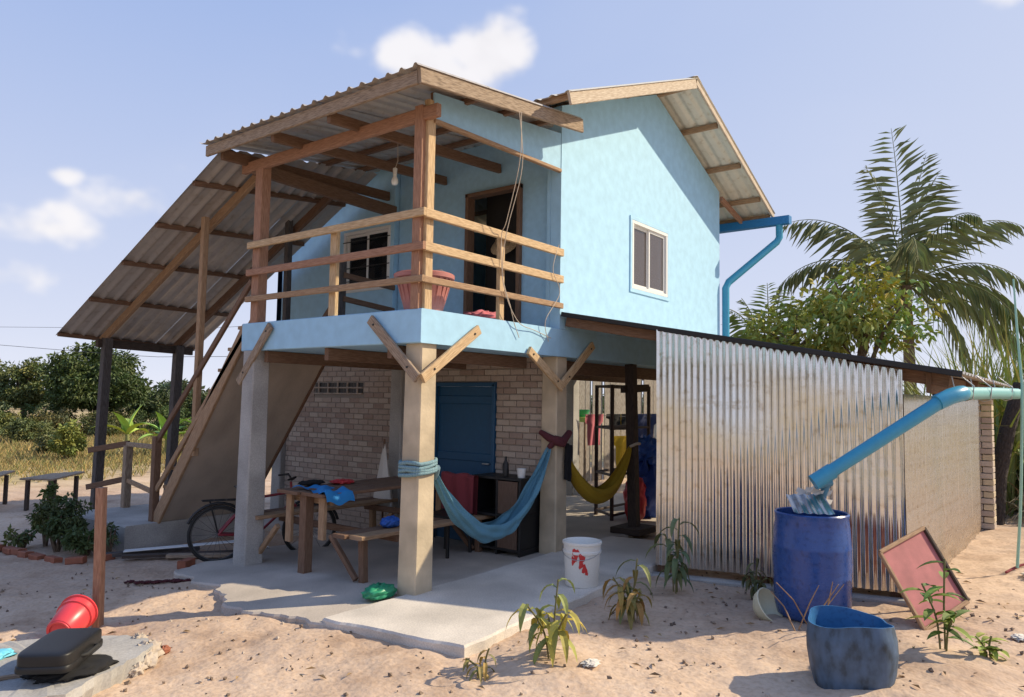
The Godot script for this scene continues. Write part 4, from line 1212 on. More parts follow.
	lump(b, on_ground(-1.88, -0.66, 0.02), Vector3(0.045, 0.03, 0.03), 86, 0.25)
	solo("brick_chip", b, M.brick_red, "small red brick chip beside the broken slab's right end", "brick chip")
	K = thing("black_case", "black plastic case lying on a black rag on the broken slab", "case", Vector3(-2.63, 0.05, -0.52), "", 0.80)
	b = bm()
	b.grid(func(s, t): return rounded(s, t, Vector3(0.28, 0.05, 0.16), 0.30) + Vector3(0, 0.085, 0), 48, 20)
	obj("lid", b, M.black, K)
	b = bm()
	b.grid(func(s, t): return rounded(s, t, Vector3(0.285, 0.026, 0.165), 0.25) + Vector3(0, 0.035, 0), 48, 12)
	obj("base", b, M.black, K)
	b = bm()
	b.tube([Vector3(-0.10, 0.06, 0.15), Vector3(-0.09, 0.065, 0.185), Vector3(0.09, 0.065, 0.185), Vector3(0.10, 0.06, 0.15)], 0.012, 8)
	obj("grip", b, M.rubber, K)
	b = bm()
	lump(b, Vector3(-2.58, 0.01, -0.42), Vector3(0.23, 0.05, 0.15), 8, 0.16, 0.7)
	lump(b, Vector3(-2.73, 0.0, -0.55), Vector3(0.10, 0.04, 0.07), 9, 0.2, 0.7)
	solo("black_rag", b, M.cloth_black, "heap of black rags under the black case", "rag")
	b = bm()
	b.tube([Vector3(-2.98, -0.005, -0.66), Vector3(-2.78, -0.01, -0.60), Vector3(-2.57, -0.01, -0.47)], [0.014, 0.017, 0.015], 8)
	solo("stick", b, M.wood_grey, "grey stick lying on the broken slab by the black rags", "stick")
	b = bm()
	lump(b, Vector3(-2.83, 0.0, -1.10), Vector3(0.13, 0.03, 0.08), 12, 0.3, 0.8)
	solo("blue_scrap", b, mat("pale_blue", Color(0.15, 0.55, 0.72), 0.6), "pale blue plastic scrap at the left edge on the broken slab", "scrap")
	K = thing("red_bucket", "red plastic bucket lying on its side by the short wooden post", "bucket", on_ground(-2.12, -1.66, 0.12))
	b = bm()
	var tip := Transform3D(Basis(Vector3(0.62, 0.55, -0.56).normalized(), 0.0), Vector3.ZERO)
	var ax := Vector3(0.72, 0.25, -0.62).normalized()
	var sd := ax.cross(Vector3.UP).normalized()
	tip.basis = Basis(sd, ax, sd.cross(ax))
	b.lathe([Vector2(0.0, -0.15), Vector2(0.092, -0.15), Vector2(0.098, -0.145), Vector2(0.125, 0.06), Vector2(0.138, 0.065), Vector2(0.138, 0.08), Vector2(0.128, 0.085), Vector2(0.134, 0.13), Vector2(0.148, 0.135), Vector2(0.147, 0.148), Vector2(0.132, 0.148), Vector2(0.094, -0.135), Vector2(0.0, -0.135)], 36, tip)
	obj("body", b, M.red_plastic, K)
	b = bm()
	b.lathe([Vector2(0.07, -0.156), Vector2(0.086, -0.158), Vector2(0.09, -0.15)], 30, tip)
	obj("foot_ring", b, M.red_plastic, K)
	var wp := thing("wooden_post", "short reddish wooden post standing in the sand at left", "post", on_ground(-1.84, -1.80, -0.1))
	bar("shaft", wp, Vector3.ZERO, Vector3(-0.03, 1.22, 0.0), 0.075, 0.065, M.wood_red, Vector3(0.6, 0, 0.8))
	# picnic table with its two benches
	table()
	hammocks()
	bicycle()
	clutter()
	back_yard()
	border()

func rounded(s: float, t: float, half: Vector3, e: float) -> Vector3:
	# a box with well rounded corners
	var th := s * TAU
	var ph := (t - 0.5) * PI
	var f := func(a: float) -> float: return signf(a) * pow(absf(a), e)
	return Vector3(f.call(cos(th)) * pow(cos(ph), e), f.call(sin(ph)), -f.call(sin(th)) * pow(cos(ph), e)) * half

func lump(b: MB, at: Vector3, size: Vector3, seed_: int, amp: float, flat := 1.0):
	var f := FastNoiseLite.new()
	f.seed = seed_
	f.frequency = 1.9
	f.fractal_octaves = 3
	b.grid(func(s, t):
		var th: float = s * TAU
		var ph: float = (t - 0.5) * PI
		var d := Vector3(cos(th) * cos(ph), sin(ph), -sin(th) * cos(ph))
		var k: float = 1.0 + amp * f.get_noise_3dv(d * 1.3) * 2.0
		var p := d * size * k
		if p.y < -size.y * flat: p.y = -size.y * flat
		return at + p, 28, 14)

func rubble(b: MB):
	# a sheet broken off an old floor: outline counter-clockwise from above
	var o := [Vector2(-1.98, -0.72), Vector2(-2.06, -0.95), Vector2(-2.35, -1.22), Vector2(-2.75, -1.5), Vector2(-3.3, -1.5), Vector2(-3.4, -0.3), Vector2(-2.75, -0.12), Vector2(-2.42, -0.30), Vector2(-2.18, -0.42), Vector2(-2.02, -0.55)]
	var f := FastNoiseLite.new()
	f.seed = 4
	f.frequency = 5.0
	var pts := []
	for i in o.size():
		var p: Vector2 = o[i]
		var q: Vector2 = o[(i + 1) % o.size()]
		var k := maxi(1, int(p.distance_to(q) / 0.05))
		for s in k:
			var c := p.lerp(q, float(s) / k)
			pts.append(c + Vector2(f.get_noise_2d(c.x * 4, c.y * 4), f.get_noise_2d(c.y * 4, c.x * 4 + 9)) * 0.03)
	var top := func(p: Vector2) -> Vector3: return Vector3(p.x, -0.01 + 0.05 * (p.x + 2.4) * 0.3 + 0.012 * f.get_noise_2d(p.x * 3, p.y * 3), p.y)
	var c0 := Vector2(-2.6, -0.8)
	for i in pts.size():
		var p: Vector2 = pts[i]
		var q: Vector2 = pts[(i + 1) % pts.size()]
		var mid := []
		for r in [0.0, 0.4, 0.8, 1.0]:
			mid.append([top.call(c0.lerp(p, r)), top.call(c0.lerp(q, r))])
		for r in 3:
			b.quad(mid[r][0], mid[r][1], mid[r + 1][1], mid[r + 1][0]) if false else b.quad(mid[r][1], mid[r][0], mid[r + 1][0], mid[r + 1][1])
		var e0: Vector3 = top.call(p)
		var e1: Vector3 = top.call(q)
		var prev0 := e0
		var prev1 := e1
		for r in 4:
			var dy := -0.055 * (r + 1)
			var w0 := 0.03 * f.get_noise_3d(p.x * 5, r * 1.7, p.y * 5) - 0.012 * r
			var w1 := 0.03 * f.get_noise_3d(q.x * 5, r * 1.7, q.y * 5) - 0.012 * r
			var n0 := (p - c0).normalized() * w0
			var n1 := (q - c0).normalized() * w1
			var d0 := e0 + Vector3(n0.x, dy, n0.y)
			var d1 := e1 + Vector3(n1.x, dy, n1.y)
			b.quad(prev1, prev0, d0, d1)
			prev0 = d0
			prev1 = d1

func table():
	var K := thing("picnic_table", "rough wooden picnic table with attached benches under the balcony", "table", Vector3.ZERO)
	var x0 := 0.04
	var x1 := 2.02
	for k in 4:
		var z := -1.45 - 0.185 * k
		bar("table_plank", K, Vector3(x0 + rng.randf_range(-0.02, 0.02), 0.765, z), Vector3(x1, 0.785, z), 0.175, 0.035, M.wood_brown)
	for g in [[-0.95, 2, 0.42], [-2.62, 2, 0.44]]:
		for k in 2:
			bar("bench_plank", K, Vector3(x0 + 0.02 - 0.05 * k, g[2], g[0] + 0.09 - 0.19 * k), Vector3(x1 + 0.1, g[2], g[0] + 0.09 - 0.19 * k), 0.18, 0.04, M.wood_tan if k == 0 else M.wood_brown)
	for x in [0.14, 1.85]:
		bar("leg", K, on_floor(x, -1.72, 0.0), Vector3(x, 0.75, -1.72), 0.105, 0.105, M.wood_brown, Vector3(0, 0, 1))
		bar("cross_bar", K, Vector3(x + 0.075, 0.70, -1.40), Vector3(x + 0.075, 0.70, -2.05), 0.04, 0.08, M.wood_tan)
		bar("side_board", K, Vector3(x, 0.24, -2.0), Vector3(x, 0.74, -2.0), 0.09, 0.045, M.wood_tan, Vector3(1, 0, 0))
		bar("side_board", K, Vector3(x, 0.32, -1.46), Vector3(x, 0.74, -1.46), 0.09, 0.045, M.wood_tan, Vector3(1, 0, 0))
		bar("bench_bearer", K, Vector3(0.75 * x + 0.45, 0.36, -0.80), Vector3(0.75 * x + 0.45, 0.36, -2.75), 0.04, 0.07, M.wood_brown)
		bar("leg", K, on_floor(x + 0.05, -0.88, 0.0), Vector3(x + 0.03, 0.40, -0.88), 0.07, 0.07, M.wood_brown, Vector3(0, 0, 1))
		bar("brace", K, on_floor(x + 0.0, -0.93, 0.03), Vector3(x, 0.38, -1.32), 0.05, 0.05, M.wood_brown)
		bar("leg", K, on_floor(x + 0.05, -2.66, 0.0), Vector3(x + 0.03, 0.42, -2.66), 0.07, 0.07, M.wood_tan, Vector3(0, 0, 1))
		bar("brace", K, on_floor(x + 0.0, -2.6, 0.03), Vector3(x, 0.38, -2.2), 0.05, 0.05, M.wood_tan)
	# on the table and bench
	var b := bm()
	b.grid(func(s, t):
		var x: float = 0.10 + 0.36 * s
		var z: float = -1.93 + 0.62 * t
		var y: float = 0.80 + 0.018 * sin(s * 9.0 + t * 7.0) + 0.012 * sin(t * 15.0 + s * 4.0)
		if z > -1.36: y -= (z + 1.36) * 2.2
		return Vector3(x + 0.04 * sin(t * 6.0), y, z if z < -1.34 else -1.34 + (z + 1.34) * 0.15), 14, 26)
	solo("blue_cloth", b, M.cloth_blue, "bright blue cloth spread over the end of the picnic table", "cloth")
	b = bm()
	lump(b, Vector3(0.44, 0.82, -2.05), Vector3(0.16, 0.03, 0.09), 21, 0.15, 0.8)
	solo("black_bag", b, M.cloth_black, "flat black bag on the picnic table behind the blue cloth", "bag")
	b = bm()
	lump(b, Vector3(0.78, 0.815, -1.95), Vector3(0.14, 0.025, 0.09), 22, 0.3, 0.8)
	solo("red_cloth", b, M.red_plastic, "small red cloth on the picnic table beside the blue one", "cloth")
	b = bm()
	lump(b, Vector3(0.62, 0.495, -0.98), Vector3(0.115, 0.055, 0.085), 23, 0.2, 0.9)
	solo("blue_bundle", b, mat("bundle_blue", Color(0.02, 0.10, 0.42), 0.6), "small blue bundle on the near bench of the picnic table", "bundle")

func hammocks():
	var K := thing("blue_hammock", "faded blue cloth hammock slung between two concrete posts", "hammock", Vector3.ZERO)
	var p := Vector3(0.28, 1.16, -0.12)
	var q := Vector3(2.17, 1.22, -0.11)
	var low := 0.40
	var sag := func(s: float) -> Vector3:
		var c := p.lerp(q, s)
		var k := 4.0 * s * (1.0 - s)
		return Vector3(c.x, c.y - (c.y - low) * pow(k, 0.9), c.z - 0.02 * k)
	var b := bm()
	b.grid(func(s, t):
		var c: Vector3 = sag.call(s)
		var k: float = pow(4.0 * s * (1.0 - s), 0.6)
		var an: float = lerpf(-2.25, 2.1, t)
		var w: float = 0.018 + 0.085 * k
		var h: float = 0.018 + 0.095 * k
		var fold := 0.014 * sin(t * 31.0 + s * 7.0) * (0.6 + 0.6 * (1.0 - k)) + 0.009 * sin(s * 23.0 + t * 9.0) + 0.006 * sin(s * 41.0 - t * 17.0)
		return c + Vector3(0, -cos(an) * (h + fold) + h * 0.35, sin(an) * (w + fold)), 60, 40, 3.0, 1.0)
	obj("cloth", b, M.hammock_blue, K)
	b = bm()
	for y in [1.085, 1.12, 1.15, 1.185]:
		var loop := []
		for i in 13:
			var an := TAU * i / 12.0
			var kx := clampf(cos(an) * 1.5, -1, 1)
			var kz := clampf(sin(an) * 1.5, -1, 1)
			loop.append(Vector3(0.145 + kx * 0.132, y + 0.012 * kx + rng.randf_range(-0.014, 0.014), -0.14 + kz * 0.128))
		b.tube(loop, 0.019, 8, false)
	b.tube([Vector3(0.27, 1.13, -0.02), Vector3(0.30, 1.10, -0.05), Vector3(0.34, 1.03, -0.11)], [0.03, 0.028, 0.03], 8)
	obj("wrap", b, mat("hammock_grey", Color(0.42, 0.47, 0.47), 0.95, {"tex": "cloth", "scale": Vector3(3, 6, 1)}), K)
	b = bm()
	b.tube([Vector3(2.17, 1.23, -0.11), Vector3(2.19, 1.33, -0.02), Vector3(2.30, 1.30, -0.006), Vector3(2.44, 1.40, -0.01)], [0.03, 0.045, 0.05, 0.035], 8)
	b.tube([Vector3(2.185, 1.40, -0.24), Vector3(2.182, 1.34, -0.12), Vector3(2.19, 1.30, -0.01), Vector3(2.30, 1.27, -0.004)], [0.03, 0.045, 0.05, 0.04], 8)
	obj("knot_cloth", b, M.cloth_maroon, K)
	b = bm()
	b.grid(func(s, t): return Vector3(2.31 + 0.16 * s + 0.01 * sin(t * 9.0), 1.30 - 0.42 * t - 0.05 * s, 0.0 + 0.012 * sin(s * 14.0 + t * 3.0)), 10, 10)
	obj("hanging_end", b, M.cloth_black, K)
	K = thing("yellow_hammock", "mustard yellow hammock hanging behind the pail between post and timber prop", "hammock", Vector3.ZERO)
	var p2 := Vector3(2.46, 1.22, -0.12)
	var q2 := Vector3(3.87, 1.18, -0.02)
	b = bm()
	b.grid(func(s, t):
		var c: Vector3 = p2.lerp(q2, s)
		var k: float = 4.0 * s * (1.0 - s)
		c.y -= 0.60 * pow(k, 0.9)
		var kk := pow(k, 0.6)
		var an: float = lerpf(-2.2, 2.2, t)
		return c + Vector3(0, -cos(an) * (0.015 + 0.10 * kk) + 0.03 * kk, sin(an) * (0.015 + 0.09 * kk + 0.006 * sin(t * 30.0))), 44, 28, 2.0, 1.0)
	obj("cloth", b, M.hammock_yellow, K)
	b = bm()
	b.tube([q2, Vector3(3.885, 1.22, 0.06), Vector3(3.96, 1.22, 0.07), Vector3(4.02, 1.22, -0.02)], 0.018, 8)
	obj("rope", b, M.cable, K)

func bicycle():
	# local x runs forward, wheels 0.62 m across
	var K := thing("bicycle", "dark bicycle standing behind the left concrete post", "bicycle", on_floor(0.02, -3.15, 0.0), "", -0.42)
	K.position.y = ground_y(0.02, -3.3) + 0.01
	for wx in [0.0, 1.03]:
		var w := empty("wheel", K)
		var b := MB.new()
		var ring := []
		var ring2 := []
		for i in 41:
			var an := TAU * i / 40.0
			ring.append(Vector3(wx + cos(an) * 0.305, 0.32 + sin(an) * 0.305, 0))
			ring2.append(Vector3(wx + cos(an) * 0.283, 0.32 + sin(an) * 0.283, 0))
		b.tube(ring, 0.019, 8, false)
		obj("tyre", b, M.rubber, w)
		b = MB.new()
		b.tube(ring2, 0.008, 6, false)
		obj("rim", b, M.dull_steel, w)
		b = MB.new()
		for i in 18:
			var an := TAU * i / 18.0
			b.tube([Vector3(wx, 0.32, 0.03 * (1 if i % 2 else -1)), Vector3(wx + cos(an) * 0.28, 0.32 + sin(an) * 0.28, 0)], 0.0022, 4, false)
		b.tube([Vector3(wx, 0.32, -0.05), Vector3(wx, 0.32, 0.05)], 0.018, 8)
		obj("spokes", b, M.dull_steel, w)
		b = MB.new()
		var g := []
		for i in 14:
			var an := lerpf(0.25, 2.75, i / 13.0)
			g.append(Vector3(wx + cos(an) * 0.345, 0.32 + sin(an) * 0.345, 0))
		b.tube(g, 0.018, 6)
		obj("mudguard", b, M.black, w)
	var fr := MB.new()
	for s in [[Vector3(0.43, 0.29, 0), Vector3(0.33, 0.80, 0)], [Vector3(0.43, 0.29, 0), Vector3(0.83, 0.66, 0)], [Vector3(0.34, 0.70, 0), Vector3(0.82, 0.76, 0)], [Vector3(0.82, 0.60, 0), Vector3(0.79, 0.88, 0)], [Vector3(0.0, 0.32, 0.05), Vector3(0.42, 0.29, 0.02)], [Vector3(0.0, 0.32, -0.05), Vector3(0.42, 0.29, -0.02)], [Vector3(0.0, 0.32, 0.05), Vector3(0.34, 0.70, 0.01)], [Vector3(0.0, 0.32, -0.05), Vector3(0.34, 0.70, -0.01)], [Vector3(0.83, 0.62, 0.04), Vector3(1.03, 0.32, 0.05)], [Vector3(0.83, 0.62, -0.04), Vector3(1.03, 0.32, -0.05)]]:
		fr.tube([s[0], s[1]], 0.015, 8)
	obj("frame", fr, M.paint_red_frame, K)
	var b := MB.new()
	b.tube([Vector3(0.70, 0.93, 0.28), Vector3(0.80, 0.95, 0.2), Vector3(0.80, 0.90, 0.0), Vector3(0.80, 0.95, -0.2), Vector3(0.70, 0.93, -0.28)], 0.012, 8)
	obj("handlebar", b, M.black, K)
	b = MB.new()
	lump(b, Vector3(0.29, 0.84, 0), Vector3(0.13, 0.035, 0.075), 31, 0.1)
	obj("saddle", b, M.black, K)
	b = MB.new()
	b.tube([Vector3(0.43, 0.29, -0.02), Vector3(0.43, 0.29, 0.02)], 0.085, 20)
	b.tube([Vector3(0.43, 0.29, 0.03), Vector3(0.50, 0.15, 0.06)], 0.01, 6)
	b.box(Vector3(0.50, 0.15, 0.10), Vector3(0.09, 0.02, 0.08), 0.005)
	obj("crank", b, M.steel, K)
	b = MB.new()
	for z in [-0.05, 0.05]:
		b.tube([Vector3(0.30, 0.70, z), Vector3(-0.18, 0.70, z)], 0.007, 6)
		b.tube([Vector3(-0.1, 0.70, z), Vector3(0.0, 0.33, z)], 0.006, 6)
	for k in 4: b.tube([Vector3(-0.18 + 0.13 * k, 0.70, -0.05), Vector3(-0.18 + 0.13 * k, 0.70, 0.05)], 0.006, 6)
	obj("carrier", b, M.black, K)

func clutter():
	var b := bm()
	# cabinet against the brick wall
	var K := thing("black_cabinet", "low black cabinet against the brick wall behind the hammock", "cabinet", Vector3.ZERO)
	var y0 := slope(2.0, -0.6)
	for g in [[Vector3(1.88, y0, -0.97), Vector3(2.25, 0.86, -0.94)], [Vector3(1.88, y0, -0.31), Vector3(2.25, 0.86, -0.28)], [Vector3(1.88, y0, -0.63), Vector3(2.25, 0.86, -0.60)]]:
		block("side_panel", K, g[0], g[1], M.black, 0.004)
	for y in [y0 + 0.05, 0.45, 0.86]:
		block("shelf", K, Vector3(1.87, y, -0.98), Vector3(2.26, y + 0.03, -0.27), M.black, 0.004)
	block("back_panel", K, Vector3(2.235, y0 + 0.05, -0.95), Vector3(2.255, 0.86, -0.30), M.black, 0.002)
	block("drawer_front", K, Vector3(1.872, 0.49, -0.59), Vector3(1.89, 0.85, -0.32), mat("old_panel", Color(0.16, 0.10, 0.07), 0.6, {"tex": "grain", "scale": Vector3(0.5, 5, 1)}), 0.003)
	block("door_panel", K, Vector3(1.872, y0 + 0.08, -0.59), Vector3(1.89, 0.44, -0.32), M.old_panel, 0.003)
	b = MB.new()
	b.lathe([Vector2(0.0, 0.0), Vector2(0.035, 0.0), Vector2(0.036, 0.13), Vector2(0.014, 0.18), Vector2(0.014, 0.22), Vector2(0.0, 0.22)], 16, Transform3D(Basis(), Vector3(2.02, 0.891, -0.60)))
	solo("dark_bottle", b, M.black, "small dark bottle standing on the black cabinet", "bottle")
	b = MB.new()
	b.lathe([Vector2(0.0, 0.0), Vector2(0.04, 0.0), Vector2(0.052, 0.10), Vector2(0.05, 0.10), Vector2(0.036, 0.01), Vector2(0.0, 0.01)], 16, Transform3D(Basis(), Vector3(2.0, 0.891, -0.36)))
	solo("white_cup", b, M.white, "small white cup on the black cabinet next to the concrete post", "cup")
	# chair with a red cloth over it
	K = thing("draped_chair", "dark chair draped with a red cloth in front of the blue door", "chair", on_floor(1.62, -1.12))
	for c in [[-0.19, -0.19], [0.19, -0.19], [-0.19, 0.19], [0.19, 0.19]]:
		bar("leg", K, Vector3(c[0], 0, c[1]), Vector3(c[0] * 0.93, 0.43, c[1] * 0.93), 0.035, 0.035, M.black, Vector3(0, 0, 1))
	block("seat", K, Vector3(-0.21, 0.42, -0.21), Vector3(0.21, 0.455, 0.21), M.black)
	block("backrest", K, Vector3(0.17, 0.455, -0.20), Vector3(0.20, 0.86, 0.20), M.black)
	b = bm()
	b.grid(func(s, t):
		var z: float = -0.24 + 0.50 * s
		var d: float = t * 0.95
		var x := 0.0
		var y := 0.0
		if d < 0.42:
			x = 0.15
			y = 0.46 + d
		elif d < 0.50:
			x = 0.15 + (d - 0.42)
			y = 0.885
		else:
			x = 0.23
			y = 0.885 - (d - 0.50)
		return Vector3(x + 0.012 * sin(z * 30.0 + t * 3.0) * (1 if d > 0.5 else -1), y + 0.01 * sin(z * 22.0), z), 18, 30)
	obj("red_cover", b, M.cloth_red, K)
	# white folded cloth leaning by the post
	b = bm()
	b.grid(func(s, t):
		var an: float = s * TAU
		var r: float = 0.015 + 0.17 * t + 0.012 * sin(an * 6.0) * t
		return Vector3(2.02 + cos(an) * r * 0.45, 1.16 - 0.80 * t, -2.62 - sin(an) * r), 40, 14)
	var um := thing("white_parasol", "folded white cloth parasol hanging by the brick wall behind the table", "parasol", Vector3.ZERO)
	obj("canopy", b, M.cloth_white, um)
	bar("pole", um, on_floor(2.02, -2.62, 0.0), Vector3(2.02, 1.22, -2.62), 0.025, 0.025, M.wood_brown, Vector3(0, 0, 1))
	# offcuts of tin and timber on the sand by the plinth
	var i := 0
	for g in [[Vector3(-0.48, -0.075, -4.28), Vector3(0.55, -0.02, -3.62), 0.13, 0.012, "white", "white board"], [Vector3(-0.55, -0.11, -4.16), Vector3(0.45, -0.105, -3.42), 0.11, 0.03, "wood_dark", "dark timber offcut"], [Vector3(-0.62, -0.12, -4.42), Vector3(0.3, -0.115, -4.0), 0.09, 0.05, "wood_slate", "slate grey timber offcut"], [Vector3(-0.2, -0.11, -3.82), Vector3(0.3, -0.10, -3.28), 0.10, 0.04, "wood_grey", "short weathered plank"]]:
		b = bm()
		b.beam(g[0], g[1], g[2], g[3], Vector3.UP, 0.004)
		solo("plank", b, M[g[4]], g[5] + " lying on the sand between the plinth and bicycle", "plank", "offcuts beside the bicycle")
		i += 1
	b = bm()
	b.box(on_ground(-0.30, -3.22, 0.05), Vector3(0.19, 0.09, 0.10), 0.008, Basis(Vector3.UP, 0.5))
	solo("loose_brick", b, M.brick_red, "single red brick lying by the bicycle wheel", "brick")
	# red scraps on the sand
	b = bm()
	for k in 9:
		lump(b, on_ground(-0.98 + 0.05 * k + rng.randf_range(-0.03, 0.03), -3.02 + 0.07 * k + rng.randf_range(-0.05, 0.05), 0.012), Vector3(0.05, 0.014, 0.03), 50 + k, 0.4)
	solo("red_scraps", b, M.cloth_maroon, "strewn dark red scraps on the sand left of the patio", "scraps")
	# balcony: pink basket, pink cloth, cables
	K = thing("pink_basket", "pink slatted plastic basket standing behind the balcony corner post", "basket", Vector3(0.36, 2.56, -0.33))
	K.scale = Vector3(1.15, 1.22, 1.15)
	b = bm()
	for k in 22:
		var a0 := TAU * k / 22.0
		var e0 := Vector3(cos(a0), 0, sin(a0))
		b.beam(e0 * 0.15 + Vector3.UP * 0.01, e0 * 0.235 + Vector3.UP * 0.29, 0.036, 0.008, e0, 0.002)
	b.lathe([Vector2(0.0, 0.0), Vector2(0.155, 0.0), Vector2(0.226, 0.29), Vector2(0.222, 0.29), Vector2(0.15, 0.012), Vector2(0.0, 0.012)], 28)
	obj("body", b, M.pink_plastic, K)
	b = bm()
	b.lathe([Vector2(0.228, 0.27), Vector2(0.252, 0.275), Vector2(0.255, 0.305), Vector2(0.24, 0.315), Vector2(0.226, 0.305), Vector2(0.228, 0.27)], 30)
	obj("rim", b, M.pink_plastic, K)
	b = bm()
	lump(b, Vector3(0.03, 0.30, 0.02), Vector3(0.17, 0.05, 0.17), 61, 0.3)
	obj("laundry", b, M.cloth_white, K)
	b = bm()
	lump(b, Vector3(1.28, 2.615, -0.32), Vector3(0.25, 0.06, 0.12), 62, 0.35, 0.9)
	solo("pink_cloth", b, M.cloth_pink, "crumpled pink cloth on the balcony floor before the doorway", "cloth")
	b = bm()
	for c in [[Vector3(0.965, 4.60, 0.325), Vector3(1.02, 4.05, 0.33), Vector3(1.0, 3.4, 0.16), Vector3(1.08, 3.0, 0.06), Vector3(1.22, 2.72, 0.05), Vector3(1.32, 2.54, 0.03), Vector3(1.42, 2.40, 0.02)], [Vector3(1.0, 4.60, 0.325), Vector3(0.98, 4.1, 0.33), Vector3(1.03, 3.55, 0.14), Vector3(1.06, 3.38, 0.05), Vector3(1.10, 2.9, 0.06), Vector3(1.35, 2.57, 0.05), Vector3(1.7, 2.50, 0.02), Vector3(2.0, 2.44, 0.02)], [Vector3(2.12, 3.5, 0.03), Vector3(1.98, 3.2, 0.05), Vector3(2.1, 2.95, 0.06), Vector3(1.85, 2.62, 0.05), Vector3(1.95, 2.40, 0.02)]]:
		b.tube(smooth(c), 0.0042, 6)
	solo("cable_bundle", b, M.cable, "thin pale cables hanging loose from the balcony roof past the railing", "cable")

func smooth(pts: Array) -> Array:
	var cv := Curve3D.new()
	for i in pts.size():
		var t: Vector3 = (pts[mini(i + 1, pts.size() - 1)] - pts[maxi(i - 1, 0)]) * 0.17
		cv.add_point(pts[i], -t, t)
	var o := []
	for p in cv.tessellate(4, 3.0): o.append(p)
	return o

func back_yard():
	# rack, clothes and plank wall seen through the open ground floor
	var b: MB
	var K := thing("drying_rack", "dark brown metal rack frame standing under the house behind the pail", "rack", Vector3.ZERO)
	var y0 := slope(4.5, -0.7)
	for p in [[4.55, -0.68], [5.65, -0.68], [4.9, -1.15], [6.0, -1.15]]:
		bar("upright", K, Vector3(p[0], y0, p[1]), Vector3(p[0], 2.0, p[1]), 0.045, 0.045, M.rack, Vector3(0, 0, 1))
	for y in [0.16, 0.72, 1.38, 1.98]:
		bar("bar", K, Vector3(4.55, y, -0.68), Vector3(5.65, y, -0.68), 0.035, 0.035, M.rack)
		bar("bar", K, Vector3(4.9, y, -1.15), Vector3(6.0, y, -1.15), 0.035, 0.035, M.rack)
		bar("bar", K, Vector3(4.55, y, -0.68), Vector3(4.9, y, -1.15), 0.035, 0.035, M.rack)
	# sacks and basins near the rack
	b = bm()
	lump(b, Vector3(5.15, 0.46, -0.42), Vector3(0.34, 0.40, 0.24), 71, 0.3, 0.92)
	solo("blue_sack", b, M.tarp_blue, "large dark blue tarpaulin sack standing by the rack", "sack")
	b = bm()
	lump(b, Vector3(5.2, 1.04, -0.45), Vector3(0.24, 0.19, 0.2), 72, 0.4, 0.95)
	solo("blue_bag", b, mat("bag_blue", Color(0.05, 0.16, 0.60), 0.5, {"tex": "scuff", "scale": 3.0, "tri": true}), "bright blue bag on top of the dark blue sack", "bag")
	b = bm()
	lump(b, Vector3(4.75, 0.40, -0.42), Vector3(0.16, 0.32, 0.15), 73, 0.25, 0.95)
	solo("red_bag", b, M.red_plastic, "red bag on the floor between the rack and yellow hammock", "bag")
	# washing line behind the house
	var A := Vector3(6.72, 1.52, -2.55)
	var B := Vector3(9.2, 1.55, -1.6)
	b = bm()
	b.tube([A, A.lerp(B, 0.5) + Vector3(0, -0.06, 0), B], 0.005, 6)
	solo("washing_line", b, M.line, "thin washing line behind the house posts", "line")
	var post := thing("line_post", "thin wooden post holding the washing line behind the house", "post", on_ground(9.22, -1.6, -0.1))
	bar("shaft", post, Vector3.ZERO, Vector3(0, 1.75, 0), 0.07, 0.07, M.wood_grey, Vector3(0, 0, 1))
	var n := 0
	for g in [[0.10, 0.22, 0.8, "cloth_pink", "faded pink garment at the left end of the washing line"], [0.32, 0.34, 0.42, "cloth_black", "black shirt on the washing line behind the rack"], [0.37, 0.30, 0.85, "cloth_yellow", "yellow shirt on the washing line left of the rack"], [0.55, 0.36, 0.95, "cloth_navy", "dark navy shirt on the washing line seen through the rack"], [0.72, 0.3, 0.75, "cloth_white", "pale garment on the washing line seen through the rack"]]:
		b = bm()
		var c := A.lerp(B, g[0]) + Vector3(0, -0.05, 0)
		var dx := (B - A).normalized()
		var drop := 0.0 if n != 2 else -0.45
		var wid: float = g[1] * 1.35
		var len: float = g[2] * 0.7
		b.grid(func(s, t):
			var w: float = wid * (1.0 if t > 0.25 else 1.35)
			return c + dx * (s - 0.5) * w + Vector3(0, 0.055 + drop * 0.9 - len * t, 0) + Vector3(0.3, 0, -0.9) * 0.02 * sin(s * 12.0 + t * 3.0), 16, 12)
		if n == 2:
			b.tube([c + dx * -0.1 + Vector3(0, 0.05, 0), c + dx * -0.1 + Vector3(0, drop * 0.9 + 0.05, 0)], 0.004, 5)
			b.tube([c + dx * 0.1 + Vector3(0, 0.05, 0), c + dx * 0.1 + Vector3(0, drop * 0.9 + 0.05, 0)], 0.004, 5)
		solo("garment", b, M[g[3]], g[4], "clothing", "washing behind the house")
		n += 1
	# grey plank wall of a hut behind
	K = thing("plank_hut", "weathered grey plank hut wall behind the house", "hut", Vector3.ZERO)
	var W0 := Vector3(7.4, 0, -4.3)
	var W1 := Vector3(12.5, 0, -2.9)
	for k in 30:
		var p := W0.lerp(W1, k / 30.0)
		var q := W0.lerp(W1, (k + 0.93) / 30.0)
		var c := (p + q) * 0.5 + Vector3(0, 0, rng.randf_range(-0.02, 0.02))
		bar("plank", K, c + Vector3.UP * -0.1, c + Vector3.UP * (2.75 + rng.randf_range(-0.1, 0.06)), p.distance_to(q), 0.025, M.plank_grey, Vector3(0.26, 0, -0.96), 0.003)
	bar("batten", K, W0 + Vector3(0.1, 2.3, -0.1), W1 + Vector3(0.1, 2.3, -0.1), 0.05, 0.08, M.wood_grey)
	# green basin on a stool
	K = thing("wash_stand", "light green wash stand with a dark green basin behind the house", "wash stand", on_ground(7.4, -3.0, 0.0))
